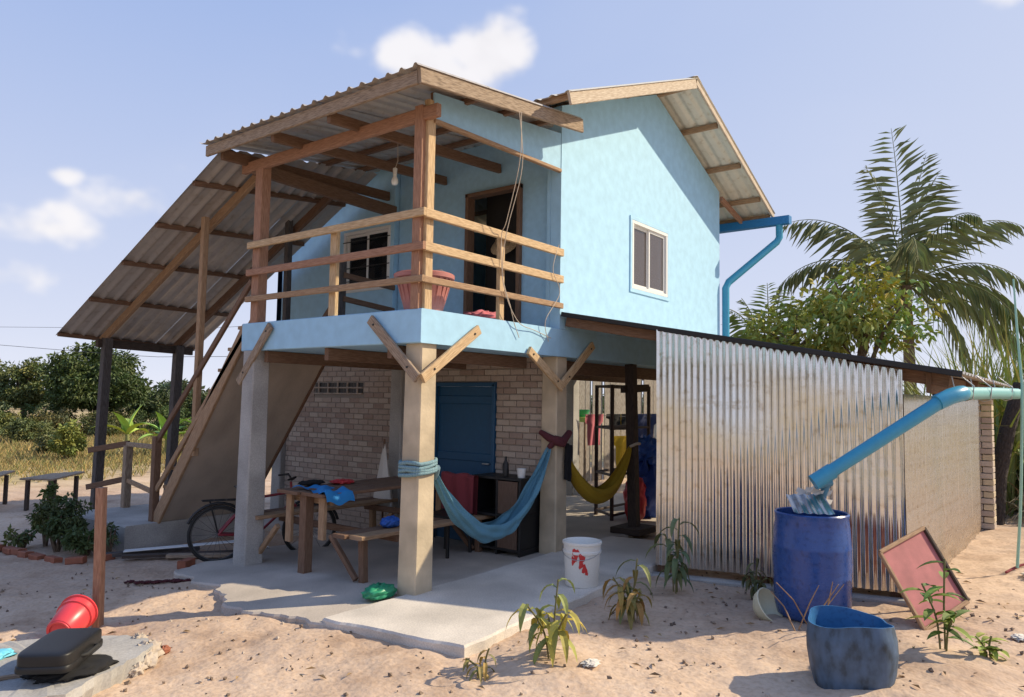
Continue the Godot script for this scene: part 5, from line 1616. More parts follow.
	for c in [[-0.2, -0.2], [0.2, -0.2], [-0.2, 0.2], [0.2, 0.2]]:
		bar("leg", K, Vector3(c[0], 0, c[1]), Vector3(c[0], 1.33, c[1]), 0.04, 0.04, M.wood_grey, Vector3(0, 0, 1))
	block("top", K, Vector3(-0.26, 1.33, -0.26), Vector3(0.26, 1.42, 0.26), mat("lime", Color(0.30, 0.45, 0.10), 0.5))
	b = bm()
	b.lathe([Vector2(0.0, 1.42), Vector2(0.10, 1.42), Vector2(0.16, 1.56), Vector2(0.15, 1.56), Vector2(0.09, 1.44), Vector2(0.0, 1.44)], 22)
	obj("basin", b, M.green_plastic, K)
	# far left: two low bench tables on the sand
	for g in [[Vector3(-0.05, 0, -10.35), 0.9, "low weathered plank bench at the far left edge", 1.15], [Vector3(0.75, 0, -9.55), 0.6, "low bench with a warped top board right of the other", 0.85]]:
		var p: Vector3 = on_ground(g[0].x, g[0].z)
		K = thing("plank_bench", g[2], "bench", p, "benches in the left yard", g[1])
		var L: float = g[3]
		for s in 3:
			bar("top_board", K, Vector3(-L * 0.5, 0.52, -0.2 + 0.2 * s), Vector3(L * 0.5, 0.53 + 0.02 * s, -0.2 + 0.2 * s), 0.18, 0.03, M.wood_grey)
		for c in [[-0.4, -0.2], [0.4, -0.2], [-0.4, 0.2], [0.4, 0.2]]:
			bar("leg", K, Vector3(c[0] * L, -0.05, c[1]), Vector3(c[0] * L, 0.51, c[1]), 0.06, 0.06, M.wood_dark, Vector3(0, 0, 1))
	b = bm()
	b.tube([on_ground(4.22, 4.08, 0.02), on_ground(4.2, 4.12, 0.55), Vector3(4.13, 1.05, 4.14), Vector3(4.11, 1.55, 4.16), Vector3(4.16, 1.98, 4.17), Vector3(4.22, 2.5, 4.14), Vector3(4.24, 3.05, 4.12)], [0.014, 0.013, 0.013, 0.013, 0.012, 0.011, 0.008], 8)
	solo("green_pole", b, M.hose_green, "thin pale green pole leaning on the gutter pipe at the right edge", "pole")
	b = bm()
	b.tube(smooth([on_ground(4.05, 4.0, 0.015), on_ground(4.35, 4.12, 0.02), on_ground(4.6, 4.35, 0.02), on_ground(5.0, 4.5, 0.02)]), 0.012, 6)
	solo("red_rope", b, M.cloth_red, "red rope lying on the sand at the foot of the green pole", "rope")

func border():
	# bricks laid round the flower bed
	var pts := [Vector2(-1.35, -6.7), Vector2(-1.16, -5.9), Vector2(-1.12, -5.2), Vector2(-1.04, -4.62), Vector2(-0.82, -4.36), Vector2(-0.46, -4.45)]
	var curve := []
	for i in pts.size() - 1:
		var k := maxi(1, int(pts[i].distance_to(pts[i + 1]) / 0.215))
		for s in k: curve.append(pts[i].lerp(pts[i + 1], float(s) / k))
	curve.append(pts[-1])
	var n: int = curve.size() - 1
	for i in n:
		var p: Vector2 = curve[i]
		var q: Vector2 = curve[i + 1]
		var c := (p + q) * 0.5 + Vector2(rng.randf_range(-0.02, 0.02), rng.randf_range(-0.02, 0.02))
		var d := (q - p).normalized()
		var b := bm()
		var up := Vector3(rng.randf_range(-0.12, 0.12), 1, rng.randf_range(-0.12, 0.12)).normalized()
		b.beam(on_ground(c.x - d.x * 0.098, c.y - d.y * 0.098, 0.03), on_ground(c.x + d.x * 0.098, c.y + d.y * 0.098, 0.03 + rng.randf_range(-0.01, 0.015)), 0.10, 0.075, up, 0.008)
		var nth: String = ["first", "second", "third", "fourth", "fifth", "sixth", "seventh", "eighth", "ninth", "tenth", "eleventh", "twelfth", "thirteenth", "fourteenth", "fifteenth", "sixteenth", "seventeenth", "eighteenth", "nineteenth", "twentieth"][mini(n - 1 - i, 19)]
		solo("border_brick", b, M.brick_red, "red border brick round the flower bed, %s from the plinth end" % nth, "brick", "bricks edging the flower bed")

# ------------------------------------------------------------------ plants
func tint(c: Color, v: float, warm: float) -> Color:
	var k := 1.0 + rng.randf_range(-v, v)
	var w := rng.randf_range(-warm, warm)
	return Color(clampf(c.r * k * (1.0 + w), 0, 1), clampf(c.g * k, 0, 1), clampf(c.b * k * (1.0 - w), 0, 1))

func crown(b: MB, centre: Vector3, rad: Vector3, clumps: int, per: int, size: float, col: Color, warm := 0.15, vary := 0.35):
	for k in clumps:
		var d := Vector3(rng.randfn(), rng.randfn(), rng.randfn()).normalized()
		var r := pow(rng.randf(), 0.45)
		if d.y < -0.3: d.y *= 0.5
		var c := centre + d * rad * r
		var cr := minf(rad.x, rad.y) * rng.randf_range(0.16, 0.34)
		var shade := tint(col, vary * 0.5, warm)
		for i in per:
			var e := Vector3(rng.randfn(), rng.randfn(), rng.randfn()).normalized()
			var p := c + e * cr * pow(rng.randf(), 0.4) * Vector3(1.15, 0.8, 1.15)
			var dir := (e + Vector3(rng.randfn(), rng.randfn() - 0.5, rng.randfn()) * 0.7).normalized()
			var side := dir.cross(Vector3(rng.randfn(), rng.randfn() + 1.2, rng.randfn()).normalized()).normalized()
			b.col = tint(shade, vary * 0.5, warm * 0.5)
			b.leaf(p, dir, side, size * rng.randf_range(0.7, 1.3), size * rng.randf_range(0.38, 0.6), 0.2, 0.15)

func tree(called: String, label: String, at: Vector3, height: float, rad: Vector3, clumps: int, per: int, size: float, col: Color, group := "", trunk_r := 0.14, warm := 0.15):
	var K := thing(called, label, "tree", at, group)
	var b := bm()
	var top := Vector3(rng.randf_range(-0.2, 0.2), height - rad.y, rng.randf_range(-0.2, 0.2))
	b.tube(smooth([Vector3(0, -0.1, 0), Vector3(rng.randf_range(-0.15, 0.15), top.y * 0.5, rng.randf_range(-0.15, 0.15)), top]), trunk_r, 8)
	for k in 6:
		var an := TAU * k / 6.0 + rng.randf() * 0.6
		var e := top + Vector3(cos(an) * rad.x * 0.7, rad.y * rng.randf_range(-0.1, 0.7), sin(an) * rad.z * 0.7)
		var s := Vector3(top.x * 0.6, top.y * rng.randf_range(0.55, 0.95), top.z * 0.6)
		b.tube([s, s.lerp(e, 0.5) + Vector3(0, 0.15, 0), e], [trunk_r * 0.55, trunk_r * 0.4, trunk_r * 0.15], 6)
	obj("trunk", b, M.bark, K)
	b = bm()
	crown(b, top, rad, clumps, per, size, col, warm)
	obj("crown", b, M.leaf, K)
	return K

func palm(called: String, label: String, at: Vector3, trunk_h: float, fronds: int, ln: float, col: Color, seed_: int, lean := Vector3.ZERO, up_bias := 0.0, angles := []):
	rng.seed = seed_
	var K := thing(called, label, "palm tree", at)
	var b := bm()
	var top := Vector3(0, trunk_h, 0) + lean
	var pts := []
	var rad := []
	for i in 9:
		var t := i / 8.0
		pts.append(Vector3(lean.x * t * t, trunk_h * t - 0.1 * (1 - t), lean.z * t * t))
		rad.append(lerpf(0.20, 0.13, t) * (1.15 if i == 8 else 1.0))
	b.tube(pts, rad, 12)
	obj("trunk", b, M.bark, K)
	for k in fronds:
		var an := TAU * k * 0.381966 + rng.randf_range(-0.15, 0.15)
		var tt := float(k) / fronds
		var pitch := lerpf(1.35, -0.35, pow(tt, 0.85)) + up_bias + rng.randf_range(-0.1, 0.1)
		if angles.size() > k:
			an = angles[k][0]
			pitch = angles[k][1]
		var L := ln * rng.randf_range(0.85, 1.1)
		var d := Vector3(cos(an) * cos(pitch), sin(pitch), sin(an) * cos(pitch))
		var p := top
		var spine := [p]
		var dirs := [d]
		var n := 16
		var bend := 0.055 + 0.06 * absf(cos(pitch)) * rng.randf_range(0.8, 1.3)
		for i in n:
			p += d * L / n
			d = (d + Vector3(0, -bend * (0.4 + 1.4 * i / n), 0)).normalized()
			spine.append(p)
			dirs.append(d)
		var f := bm()
		var rr := []
		for i in n + 1: rr.append(lerpf(0.032, 0.006, float(i) / n))
		f.col = Color(0.16, 0.17, 0.05)
		f.tube(spine, rr, 5)
		var across := Vector3(-sin(an), 0, cos(an))
		var dry: bool = tt > 0.9
		for i in range(2, n + 1):
			for sub in 2:
				var t := (i - 1 + sub / 2.0) / n
				var q: Vector3 = spine[i - 1].lerp(spine[i], sub / 2.0)
				var dd: Vector3 = dirs[i]
				var ll := L * 0.225 * (0.30 + 1.5 * sin(PI * clampf(t * 0.93 + 0.05, 0, 1)) * 0.6) * rng.randf_range(0.85, 1.1)
				for sg in [-1.0, 1.0]:
					var ld: Vector3 = (across * sg * 0.75 + dd * 1.0 + Vector3(rng.randf_range(-0.12, 0.12), -0.25 - 0.55 * rng.randf(), rng.randf_range(-0.12, 0.12))).normalized()
					f.col = tint(Color(0.26, 0.21, 0.09) if dry else col, 0.3, 0.12)
					var side := ld.cross(Vector3(0, 1, 0)).normalized()
					f.leaf(q, ld, side, ll, 0.026 * ln / 3.5, 0.35, 0.12)
		obj("frond", f, M.leaf, K)
	return K

func blade_leaf(b: MB, p: Vector3, d: Vector3, ln: float, wd: float, droop: float, segs := 7):
	# long leaf with a midrib fold that arches over
	var side := d.cross(Vector3.UP).normalized()
	var c := p
	var prev := []
	for i in segs + 1:
		var t := float(i) / segs
		var w := wd * 0.5 * sin(PI * pow(clampf(t * 0.96 + 0.04, 0, 1), 0.8))
		var up := side.cross(d).normalized()
		var row := [c - side * w + up * w * 0.35, c, c + side * w + up * w * 0.35]
		if i > 0:
			b.quad(prev[0], prev[1], row[1], row[0])
			b.quad(prev[1], prev[2], row[2], row[1])
		prev = row
		c += d * ln / segs
		d = (d + Vector3(0, -droop / segs, 0)).normalized()

func banana(label: String, at: Vector3, h: float, leaves: int, col: Color, ln: float):
	var K := thing("banana_plant", label, "banana plant", at, "banana plants in the field")
	var b := bm()
	b.tube([Vector3(0, -0.05, 0), Vector3(0.02, h * 0.5, 0), Vector3(0, h, 0)], [0.09, 0.075, 0.05], 10)
	obj("stem", b, mat("banana_stem_%d" % used["banana_plant"], Color(0.20, 0.22, 0.08), 0.7), K)
	for k in leaves:
		var an := TAU * k * 0.382 + rng.randf() * 0.5
		var pt := lerpf(1.35, 0.35, float(k) / leaves)
		b = bm()
		b.col = tint(col, 0.2, 0.15)
		blade_leaf(b, Vector3(0, h * 0.95, 0), Vector3(cos(an) * cos(pt), sin(pt), sin(an) * cos(pt)), ln * rng.randf_range(0.8, 1.1), ln * 0.33, 1.2)
		obj("leaf", b, M.leaf, K)

func along(path: Array, t: float) -> Vector3:
	var total := 0.0
	for i in path.size() - 1: total += path[i].distance_to(path[i + 1])
	var left := t * total
	for i in path.size() - 1:
		var d: float = path[i].distance_to(path[i + 1])
		if left <= d: return path[i].lerp(path[i + 1], left / d)
		left -= d
	return path[-1]

func seedling(label: String, at: Vector3, h: float, stems: int, leaves: int, ln: float, cols: Array, spread: float, wd := 0.20, droop := 3.6, only_top := 0.35):
	var K := thing("seedling", label, "seedling", at, "young plants in the sand")
	for s in stems:
		var an := TAU * s / stems + rng.randf()
		var hh := h * (1.0 if s == 0 else rng.randf_range(0.45, 0.8))
		var tip := Vector3(cos(an) * spread * (0.3 if s == 0 else 1.0), hh, sin(an) * spread * (0.3 if s == 0 else 1.0))
		var b := bm()
		var path := smooth([Vector3(cos(an) * 0.02, -0.05, sin(an) * 0.02), tip * Vector3(0.35, 0.5, 0.35), tip])
		b.col = Color(0.17, 0.16, 0.06)
		b.tube(path, 0.0065, 6)
		obj("stem", b, M.leaf, K)
		for k in leaves:
			var t := lerpf(only_top, 1.0, (k + 0.5) / leaves)
			var q := along(path, t)
			var a2 := k * 2.4 + s + rng.randf() * 0.5
			var pt := rng.randf_range(-0.1, 0.6)
			b = bm()
			b.col = tint(cols[rng.randi() % cols.size()], 0.25, 0.15)
			blade_leaf(b, q, Vector3(cos(a2) * cos(pt), sin(pt), sin(a2) * cos(pt)), ln * rng.randf_range(0.7, 1.15), ln * wd, droop * rng.randf_range(0.7, 1.2), 5)
			obj("leaf", b, M.leaf, K)
	return K

func bush(called: String, label: String, at: Vector3, rad: Vector3, clumps: int, per: int, size: float, col: Color, group := "", cat := "bush", warm := 0.15):
	var K := thing(called, label, cat, at, group)
	var b := bm()
	for k in 7:
		var an := TAU * k / 7.0
		b.tube([Vector3(0, -0.05, 0), Vector3(cos(an) * rad.x * 0.3, rad.y * 0.6, sin(an) * rad.z * 0.3), Vector3(cos(an) * rad.x * 0.6, rad.y * 1.3, sin(an) * rad.z * 0.6)], [0.02, 0.015, 0.006], 5)
	obj("stems", b, M.bark, K)
	b = bm()
	crown(b, Vector3(0, rad.y, 0), rad, clumps, per, size, col, warm)
	obj("foliage", b, M.leaf, K)
	return K

func blades(called: String, b: MB, centre: Vector3, area: Vector2, count: int, ln: float, wd: float, cols: Array, lean := 0.35):
	for i in count:
		var x := centre.x + rng.randf_range(-1, 1) * area.x
		var z := centre.z + rng.randf_range(-1, 1) * area.y
		var an := rng.randf() * TAU
		var pt := rng.randf_range(0.9, 1.5)
		b.col = tint(cols[rng.randi() % cols.size()], 0.25, 0.12)
		blade_leaf(b, on_ground(x, z, -0.02), Vector3(cos(an) * cos(pt), sin(pt), sin(an) * cos(pt)), ln * rng.randf_range(0.6, 1.15), wd, lean * rng.randf_range(0.6, 2.0), 4)

func make_plants():
	# yard seedlings
	rng.seed = 101
	var fresh := [Color(0.13, 0.17, 0.05), Color(0.17, 0.19, 0.05), Color(0.10, 0.14, 0.05)]
	var yellow := [Color(0.42, 0.33, 0.06), Color(0.34, 0.32, 0.07), Color(0.20, 0.23, 0.07)]
	seedling("yellowing seedling with drooping leaves in front of the concrete apron", on_ground(-0.50, 1.80), 0.50, 4, 9, 0.26, yellow, 0.20)
	seedling("bushy orange-green seedling between the white pail and the shed", on_ground(0.60, 1.80), 0.48, 5, 8, 0.24, [Color(0.26, 0.21, 0.06), Color(0.15, 0.17, 0.06), Color(0.30, 0.17, 0.05)], 0.15)
	seedling("tall dark seedling against the left end of the metal wall", on_ground(1.50, 1.74), 0.66, 3, 10, 0.26, [Color(0.09, 0.12, 0.05), Color(0.13, 0.15, 0.06)], 0.14)
	seedling("leafy green seedling in front of the pink panel", on_ground(1.10, 3.88, 0.0), 0.60, 3, 8, 0.21, [Color(0.17, 0.24, 0.04), Color(0.24, 0.28, 0.05), Color(0.11, 0.17, 0.04)], 0.13, 0.30, 1.0)
	seedling("small dim seedling beside the left of the blue barrel", on_ground(1.95, 2.30), 0.34, 4, 6, 0.17, [Color(0.14, 0.15, 0.06), Color(0.10, 0.11, 0.05)], 0.12)
	seedling("tiny bright green sprout right of the pink panel", on_ground(1.22, 4.12), 0.13, 4, 5, 0.12, [Color(0.30, 0.36, 0.06)], 0.09, 0.4, 1.0)
	seedling("withered low sprig at the front edge of the apron", on_ground(-0.92, 1.55), 0.17, 3, 5, 0.15, [Color(0.36, 0.26, 0.08), Color(0.25, 0.22, 0.07)], 0.12)
	# dry twigs in front of the barrel
	var b := bm()
	for k in 9:
		var p := on_ground(1.18 + rng.randf_range(-0.16, 0.16), 2.98 + rng.randf_range(-0.12, 0.12), 0.0)
		var d := Vector3(rng.randf_range(-0.3, 0.3), rng.randf_range(0.08, 0.42), rng.randf_range(-0.25, 0.25))
		b.tube([p, p + d * 0.5 + Vector3(0.03, 0.03, 0), p + d], [0.006, 0.005, 0.003], 5)
	solo("dry_twigs", b, M.wood_tan, "dry brown twigs sticking out of the sand before the blue barrel", "twigs")
	# plants of the flower bed
	bush("flower_bed_shrub", "dark green shrub in the brick-edged flower bed", on_ground(-0.78, -5.35), Vector3(0.28, 0.36, 0.28), 44, 60, 0.06, Color(0.07, 0.10, 0.035))
	bush("flower_bed_shrub", "low green plant at the plinth end of the flower bed", on_ground(-0.66, -4.85), Vector3(0.25, 0.20, 0.25), 20, 40, 0.08, Color(0.08, 0.12, 0.04))
	bush("flower_bed_shrub", "sparse tall plant at the back of the flower bed", on_ground(-0.72, -5.85), Vector3(0.14, 0.42, 0.14), 12, 30, 0.08, Color(0.10, 0.14, 0.04))
	bush("flower_bed_shrub", "small low plant at the far left of the flower bed", on_ground(-0.95, -5.95), Vector3(0.18, 0.14, 0.18), 10, 30, 0.07, Color(0.11, 0.14, 0.05))
	bush("flower_bed_shrub", "little spindly plant before the concrete plinth", on_ground(-0.50, -4.62), Vector3(0.12, 0.24, 0.12), 8, 18, 0.07, Color(0.09, 0.12, 0.05))
	# trees across the field on the left
	rng.seed = 202
	tree("round_tree", "big round dark green tree across the field behind the stair post", Vector3(10.7, -0.25, -30.9), 4.15, Vector3(2.0, 1.75, 2.0), 260, 90, 0.19, Color(0.075, 0.11, 0.03), "trees across the field", 0.2)
	tree("field_tree", "dusty olive tree at the far left edge of the field", Vector3(7.6, -0.25, -36.4), 4.0, Vector3(1.3, 1.6, 1.3), 110, 70, 0.19, Color(0.13, 0.15, 0.05), "trees across the field")
	tree("field_tree", "pale leafy tree just left of the big round tree", Vector3(8.9, -0.25, -34.4), 3.75, Vector3(1.0, 1.5, 1.0), 100, 70, 0.18, Color(0.15, 0.17, 0.055), "trees across the field")
	tree("field_tree", "small dark tree right of the big round tree", Vector3(14.6, -0.25, -32.4), 2.15, Vector3(1.7, 0.85, 1.5), 110, 60, 0.19, Color(0.075, 0.10, 0.035), "trees across the field")
	tree("field_tree", "dark tree seen through the stair railing", Vector3(17.3, -0.25, -31.5), 2.35, Vector3(1.8, 0.95, 1.6), 110, 60, 0.20, Color(0.085, 0.115, 0.04), "trees across the field")
	tree("field_tree", "broad tree behind the sloping stair underside", Vector3(20.2, -0.25, -30.0), 2.5, Vector3(1.9, 1.0, 1.6), 90, 60, 0.20, Color(0.09, 0.12, 0.04), "trees across the field")
	tree("distant_tree", "small hazy tree far off above the banana plants", Vector3(32.4, -0.25, -64.5), 3.3, Vector3(1.7, 1.0, 1.7), 70, 50, 0.4, Color(0.13, 0.17, 0.11), "trees across the field")
	tree("field_tree", "thin tree at the left border of the photograph behind the benches", Vector3(5.9, -0.25, -31.6), 3.0, Vector3(0.9, 1.2, 0.9), 70, 60, 0.17, Color(0.12, 0.14, 0.05), "trees across the field")
	# scrub at the field's far edge
	var n := 0
	for g in [[8.3, -29.5, 0.9, 0.7, Color(0.16, 0.15, 0.06), "brown dry bush below the olive tree"], [9.9, -28.6, 0.9, 0.65, Color(0.13, 0.14, 0.05), "brownish bush at the foot of the big round tree"], [12.6, -27.8, 1.0, 0.8, Color(0.10, 0.14, 0.04), "green bush right below the big round tree"], [13.9, -26.0, 1.0, 0.75, Color(0.13, 0.20, 0.04), "bright green bush behind the banana plants"], [16.3, -26.5, 1.1, 0.9, Color(0.09, 0.14, 0.04), "leafy bush beyond the stair newel"], [18.5, -26.0, 1.2, 0.9, Color(0.10, 0.14, 0.04), "bush seen between the stair rails"], [4.6, -18.6, 0.38, 0.62, Color(0.24, 0.27, 0.07), "tall yellow-green bush standing in the dry field"], [7.6, -33.6, 1.1, 0.75, Color(0.14, 0.17, 0.05), "leafy bush under the olive tree at far left"], [9.3, -32.4, 1.2, 0.8, Color(0.10, 0.14, 0.04), "dark bush under the pale leafy tree"], [11.2, -30.0, 1.3, 0.8, Color(0.09, 0.12, 0.04), "dark bush hiding the big round tree's trunk"], [6.4, -30.4, 1.0, 0.7, Color(0.17, 0.19, 0.06), "pale bush under the thin tree at the left border"], [6.6, -27.0, 0.8, 0.55, Color(0.15, 0.17, 0.06), "low olive bush at the far left of the field"], [5.2, -21.0, 0.5, 0.4, Color(0.17, 0.18, 0.07), "small scrubby bush left in the dry field"]]:
		bush("field_bush", g[5], Vector3(g[0], slope(g[0], g[1]) - 0.08, g[1]), Vector3(g[2], g[3], g[2]), 60, 60, 0.12, g[4], "bushes along the field")
		n += 1
	rng.seed = 303
	banana("tall pale banana plant with upright leaves in the field", Vector3(5.85, -0.25, -17.75), 0.85, 6, Color(0.38, 0.52, 0.10), 1.0)
	banana("dense low banana clump right of the tall one", Vector3(7.5, -0.25, -18.6), 0.6, 11, Color(0.24, 0.42, 0.11), 1.1)
	banana("banana plant seen behind the stair newel post", Vector3(8.7, -0.25, -18.4), 0.7, 10, Color(0.24, 0.40, 0.09), 1.1)
	# dry grass of the field
	rng.seed = 404
	b = bm()
	var straw := [Color(0.42, 0.33, 0.15), Color(0.50, 0.40, 0.19), Color(0.34, 0.29, 0.12), Color(0.26, 0.27, 0.10)]
	for i in 16000:
		var t := rng.randf()
		var z := lerpf(-13.5, -37.0, t)
		var u := rng.randf()
		var x := lerpf(-4.0 + (-z - 13.0) * 0.30, 12.0 + (-z - 13.0) * 0.75, u)
		if z > -16.0 and rng.randf() < 0.6: continue
		var an := rng.randf() * TAU
		var hgt := rng.randf_range(0.16, 0.5) * (0.6 + 0.6 * t)
		var p := Vector3(x, ground_y(x, z) - 0.02, z)
		var w := 0.012 + 0.02 * t
		for q in 3:
			var a2 := an + q * 2.1
			b.col = tint(straw[rng.randi() % 4], 0.25, 0.1)
			b.leaf(p, Vector3(cos(a2) * 0.35, 1.0, sin(a2) * 0.35).normalized(), Vector3(-sin(a2), 0, cos(a2)), hgt, w * 2.0, 0.2, 0.0)
	var gr := struct("dry_grass", b, M.straw, "stuff")
	gr.set_meta("label", "dry straw-coloured grass covering the field on the left")
	# right-hand side: coconut palm, leafy tree, young palm, reeds
	palm("coconut_palm", "tall coconut palm with long arching fronds behind the tin shed", Vector3(19.8, 0.12, 0.5), 5.2, 20, 4.3, Color(0.20, 0.225, 0.10), 505, Vector3(-0.2, 0, -0.05), 0.0, [[0.91, 1.46], [4.05, 1.38], [0.4, 1.30], [3.6, 1.5], [4.05, 0.92], [0.91, 0.95], [3.9, 0.50], [1.1, 0.55], [0.91, 0.30], [0.7, 0.05], [4.3, 0.2], [2.4, 0.9], [2.9, 0.6], [-0.6, 0.9], [-0.3, 0.5], [1.3, -0.2], [0.6, -0.3], [1.9, 0.1], [3.5, 0.1], [5.2, 0.3]])
	palm("young_palm", "young bushy palm beside the corner of the blue house", Vector3(11.2, 0.12, -0.7), 2.3, 15, 1.9, Color(0.24, 0.28, 0.07), 506, Vector3(0, 0, 0), 0.3)
	rng.seed = 606
	tree("leafy_tree", "leafy yellow-green tree behind the roof of the tin shed", Vector3(9.7, 0.12, 1.55), 4.15, Vector3(1.15, 0.95, 1.15), 70, 26, 0.16, Color(0.30, 0.31, 0.07), "", 0.08, 0.3)
	tree("leafy_tree", "low green tree between the young palm and the leafy tree", Vector3(9.6, 0.12, 0.4), 3.55, Vector3(0.95, 0.75, 0.9), 45, 26, 0.16, Color(0.26, 0.30, 0.07), "", 0.08, 0.25)
	b = bm()
	b.tube([on_ground(7.9, 3.55, -0.1), Vector3(7.95, 0.8, 3.62), Vector3(8.05, 1.45, 3.74), Vector3(8.2, 2.1, 3.9)], [0.13, 0.11, 0.10, 0.09], 10)
	solo("leaning_trunk", b, M.bark_dark, "dark leaning tree trunk at the right behind the shed corner", "trunk")
	var reeds := [Color(0.24, 0.29, 0.08), Color(0.30, 0.32, 0.10), Color(0.17, 0.22, 0.06), Color(0.38, 0.33, 0.14)]
	for g in [[Vector3(9.6, 0, 2.9), 2.7, "clump of tall pale reeds behind the shed's far corner"], [Vector3(10.2, 0, 3.8), 3.1, "clump of tall reeds behind the green pole"], [Vector3(11.2, 0, 5.2), 3.2, "tall reed clump at the right edge behind the pole"], [Vector3(12.0, 0, 3.3), 3.4, "rear clump of tall reeds right of the palm trunk"]]:
		var K := thing("reed_clump", g[2], "reeds", Vector3.ZERO, "reeds right of the shed")
		b = bm()
		blades("reed", b, g[0], Vector2(0.8, 0.8), 300, g[1], 0.05, reeds, 0.9)
		obj("blades", b, M.leaf, K)
	var drys := [Color(0.33, 0.24, 0.13), Color(0.25, 0.18, 0.10), Color(0.40, 0.31, 0.18)]
	var K2 := thing("brush_heap", "heap of dry brown brush on the sand at the right edge", "brush", Vector3.ZERO)
	b = bm()
	blades("brush", b, Vector3(9.0, 0, 4.75), Vector2(0.9, 0.9), 320, 0.95, 0.03, drys, 1.8)
	obj("stalks", b, M.straw, K2)
	# undergrowth seen through the open ground floor
	rng.seed = 707
	bush("yard_bush", "yellowish bush behind the drying rack", Vector3(9.3, 0.0, -2.1), Vector3(0.6, 0.55, 0.5), 26, 36, 0.13, Color(0.30, 0.26, 0.06), "", "bush", 0.25)
	# trees to the right of the picture: the window mirrors them
	tree("yard_tree", "leafy yard tree outside the right edge mirrored in the upper window", Vector3(21.0, 0.1, 12.0), 5.6, Vector3(2.4, 2.0, 2.4), 90, 40, 0.36, Color(0.07, 0.095, 0.03), "trees to the right of the yard", 0.2)
	tree("yard_tree", "tall yard tree further off mirrored in the upper window", Vector3(26.0, 0.1, 11.0), 6.4, Vector3(2.8, 2.4, 2.8), 90, 40, 0.42, Color(0.075, 0.10, 0.03), "trees to the right of the yard", 0.22)
	# trees on the other side of the yard, left of and behind the viewer: the tin wall mirrors them
	tree("yard_tree", "mango tree left of the viewer mirrored in the tin wall", Vector3(-14.5, -0.2, -3.5), 4.6, Vector3(2.2, 1.7, 2.2), 80, 40, 0.36, Color(0.075, 0.105, 0.03), "trees to the left of the yard", 0.2)
	tree("yard_tree", "second tree left of the viewer mirrored in the tin wall", Vector3(-17.0, -0.2, -9.5), 5.0, Vector3(2.4, 1.9, 2.4), 80, 40, 0.36, Color(0.085, 0.115, 0.035), "trees to the left of the yard", 0.2)
	tree("yard_tree", "third tree left of the viewer mirrored in the tin wall", Vector3(-16.0, -0.2, 2.5), 4.4, Vector3(2.0, 1.6, 2.0), 80, 40, 0.34, Color(0.08, 0.11, 0.03), "trees to the left of the yard", 0.2)
	# the far wood along the horizon
	rng.seed = 808
	b = bm()
	for k in 150:
		var an := lerpf(-0.1, 2.3, k / 150.0) + rng.randf_range(-0.01, 0.01)
		var dist := rng.randf_range(95.0, 120.0)
		var c := Vector3(sin(an) * dist, rng.randf_range(0.6, 1.6), -cos(an) * dist)
		crown(b, c, Vector3(3.2, 1.8, 3.2), 9, 16, 0.9, Color(0.10, 0.135, 0.07))
	var fw := struct("far_wood", b, M.leaf, "stuff")
	fw.set_meta("label", "low hazy line of far woodland along the horizon")

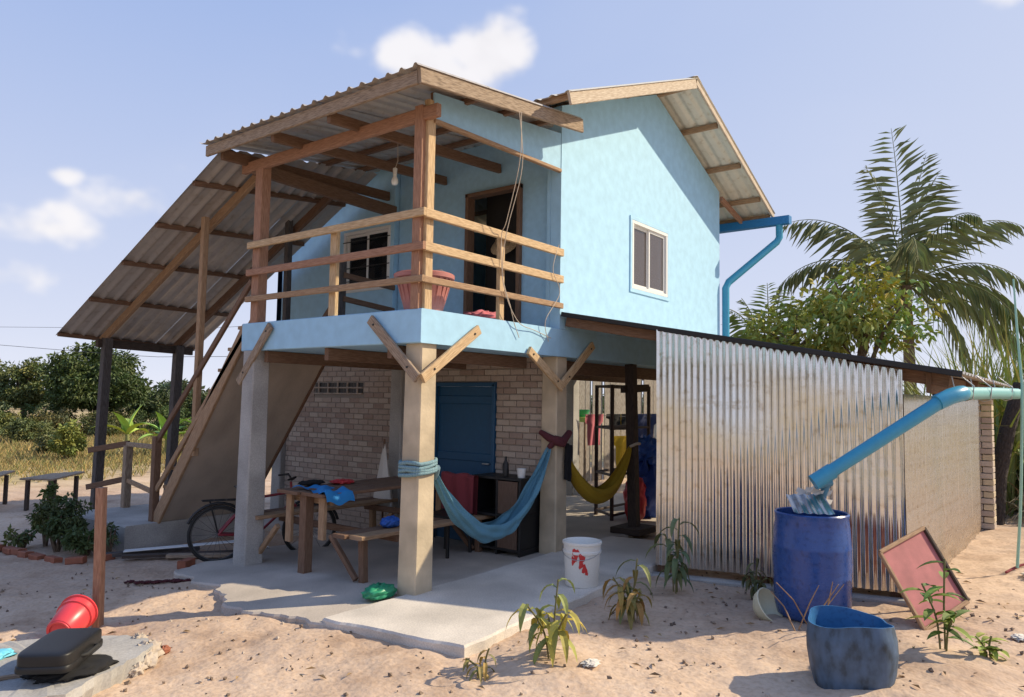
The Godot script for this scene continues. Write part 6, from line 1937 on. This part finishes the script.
func make_bits():
	# pebbles, crumbs and fallen leaves on the sand
	rng.seed = 909
	var b := bm()
	for i in 1300:
		var x := rng.randf_range(-3.2, 3.5)
		var z := rng.randf_range(-4.0, 5.0)
		if x > -0.85 and z < 1.25: continue
		if Vector2(x + 4.7, z - 4.7).length() < 1.0: continue
		var s := rng.randf_range(0.006, 0.02) * (1.6 if rng.randf() < 0.08 else 1.0)
		var c := on_ground(x, z, s * 0.3)
		var k := rng.randf()
		b.col = Color(0.30, 0.22, 0.16).lerp(Color(0.14, 0.10, 0.08), k) if k < 0.8 else Color(0.55, 0.46, 0.38)
		var ax := Vector3(rng.randfn(), rng.randfn(), rng.randfn()).normalized()
		var q := Basis(ax, rng.randf() * TAU)
		var v := [Vector3(1, 0, 0), Vector3(-0.9, 0.2, 0), Vector3(0, 0.8, 0.1), Vector3(0, -0.7, 0), Vector3(0.1, 0, 1.1), Vector3(0, 0.1, -1)]
		for f in [[0, 2, 4], [4, 2, 1], [1, 2, 5], [5, 2, 0], [4, 3, 0], [1, 3, 4], [5, 3, 1], [0, 3, 5]]:
			var p0: Vector3 = c + q * v[f[0]] * s
			var p1: Vector3 = c + q * v[f[1]] * s
			var p2: Vector3 = c + q * v[f[2]] * s
			var nn := (p1 - p0).cross(p2 - p0).normalized()
			b.tri(p0, p1, p2, nn, nn, nn)
	var o := struct("pebbles", b, M.stone, "stuff")
	o.set_meta("label", "pebbles and crumbs of earth scattered over the sand")
	b = bm()
	for i in 420:
		var x := rng.randf_range(-3.0, 4.5)
		var z := rng.randf_range(-4.2, 5.0)
		if x > -0.85 and z < 1.25: continue
		if Vector2(x + 4.7, z - 4.7).length() < 1.2: continue
		var an := rng.randf() * TAU
		b.col = [Color(0.22, 0.14, 0.08), Color(0.33, 0.22, 0.11), Color(0.15, 0.10, 0.06), Color(0.40, 0.30, 0.16)][rng.randi() % 4]
		b.leaf(on_ground(x, z, 0.014), Vector3(cos(an), rng.randf_range(0.0, 0.25), sin(an)).normalized(), Vector3(-sin(an), rng.randf_range(-0.3, 0.3), cos(an)).normalized(), rng.randf_range(0.03, 0.09), rng.randf_range(0.012, 0.03), 0.2, 0.3)
	o = struct("leaf_litter", b, M.straw, "stuff")
	o.set_meta("label", "small dry leaves and chips strewn on the sand")
	# white scraps lying about
	for g in [[-0.42, 2.05, 0.05, "small white scrap on the sand by the yellowing seedling"], [4.0, 4.25, 0.10, "white crumpled scrap on the sand left of the green pole"], [1.85, 4.25, 0.05, "white scrap on the sand right of the leafy seedling"]]:
		b = bm()
		lump(b, on_ground(g[0], g[1], 0.012), Vector3(g[2] * 1.4, 0.014, g[2]), int(g[2] * 900) + 5, 0.4)
		solo("paper_scrap", b, M.cloth_white, g[3], "scrap", "white scraps on the sand")
	# overhead lines on the left
	b = bm()
	b.tube(smooth([Vector3(-2.0, 5.3, -52.0), Vector3(6.3, 4.37, -29.8), Vector3(9.6, 4.15, -20.4), Vector3(12.0, 4.4, -13.0)]), 0.007, 5)
	solo("overhead_wire", b, M.line, "upper overhead wire at the left of the sky", "wire", "overhead wires")
	b = bm()
	b.tube(smooth([Vector3(-2.0, 4.5, -52.0), Vector3(6.35, 3.65, -29.8), Vector3(9.0, 3.15, -22.4), Vector3(12.5, 3.2, -14.5)]), 0.009, 5)
	solo("overhead_wire", b, M.line, "lower overhead wire passing under the stair roof eave", "wire", "overhead wires")
	for g in [[Vector3(-2.0, -0.25, -52.0), 5.6, "utility pole carrying the wires far across the field"], [Vector3(12.2, -0.25, -13.7), 4.7, "utility pole carrying the wires behind the house"]]:
		var K := thing("utility_pole", g[2], "utility pole", g[0], "poles of the overhead wires")
		b = bm()
		b.tube([Vector3.ZERO, Vector3(0, g[1], 0)], [0.13, 0.09], 10)
		obj("shaft", b, M.concrete_grey, K)
		bar("arm", K, Vector3(-0.6, g[1] - 0.25, 0), Vector3(0.6, g[1] - 0.25, 0.5), 0.08, 0.1, M.wood_dark)

func _ready():
	rng.seed = 1
	make_view()
	make_materials()
	make_ground()
	make_slabs()
	make_house()
	make_shed()
	make_yard()
	make_plants()
	make_bits()
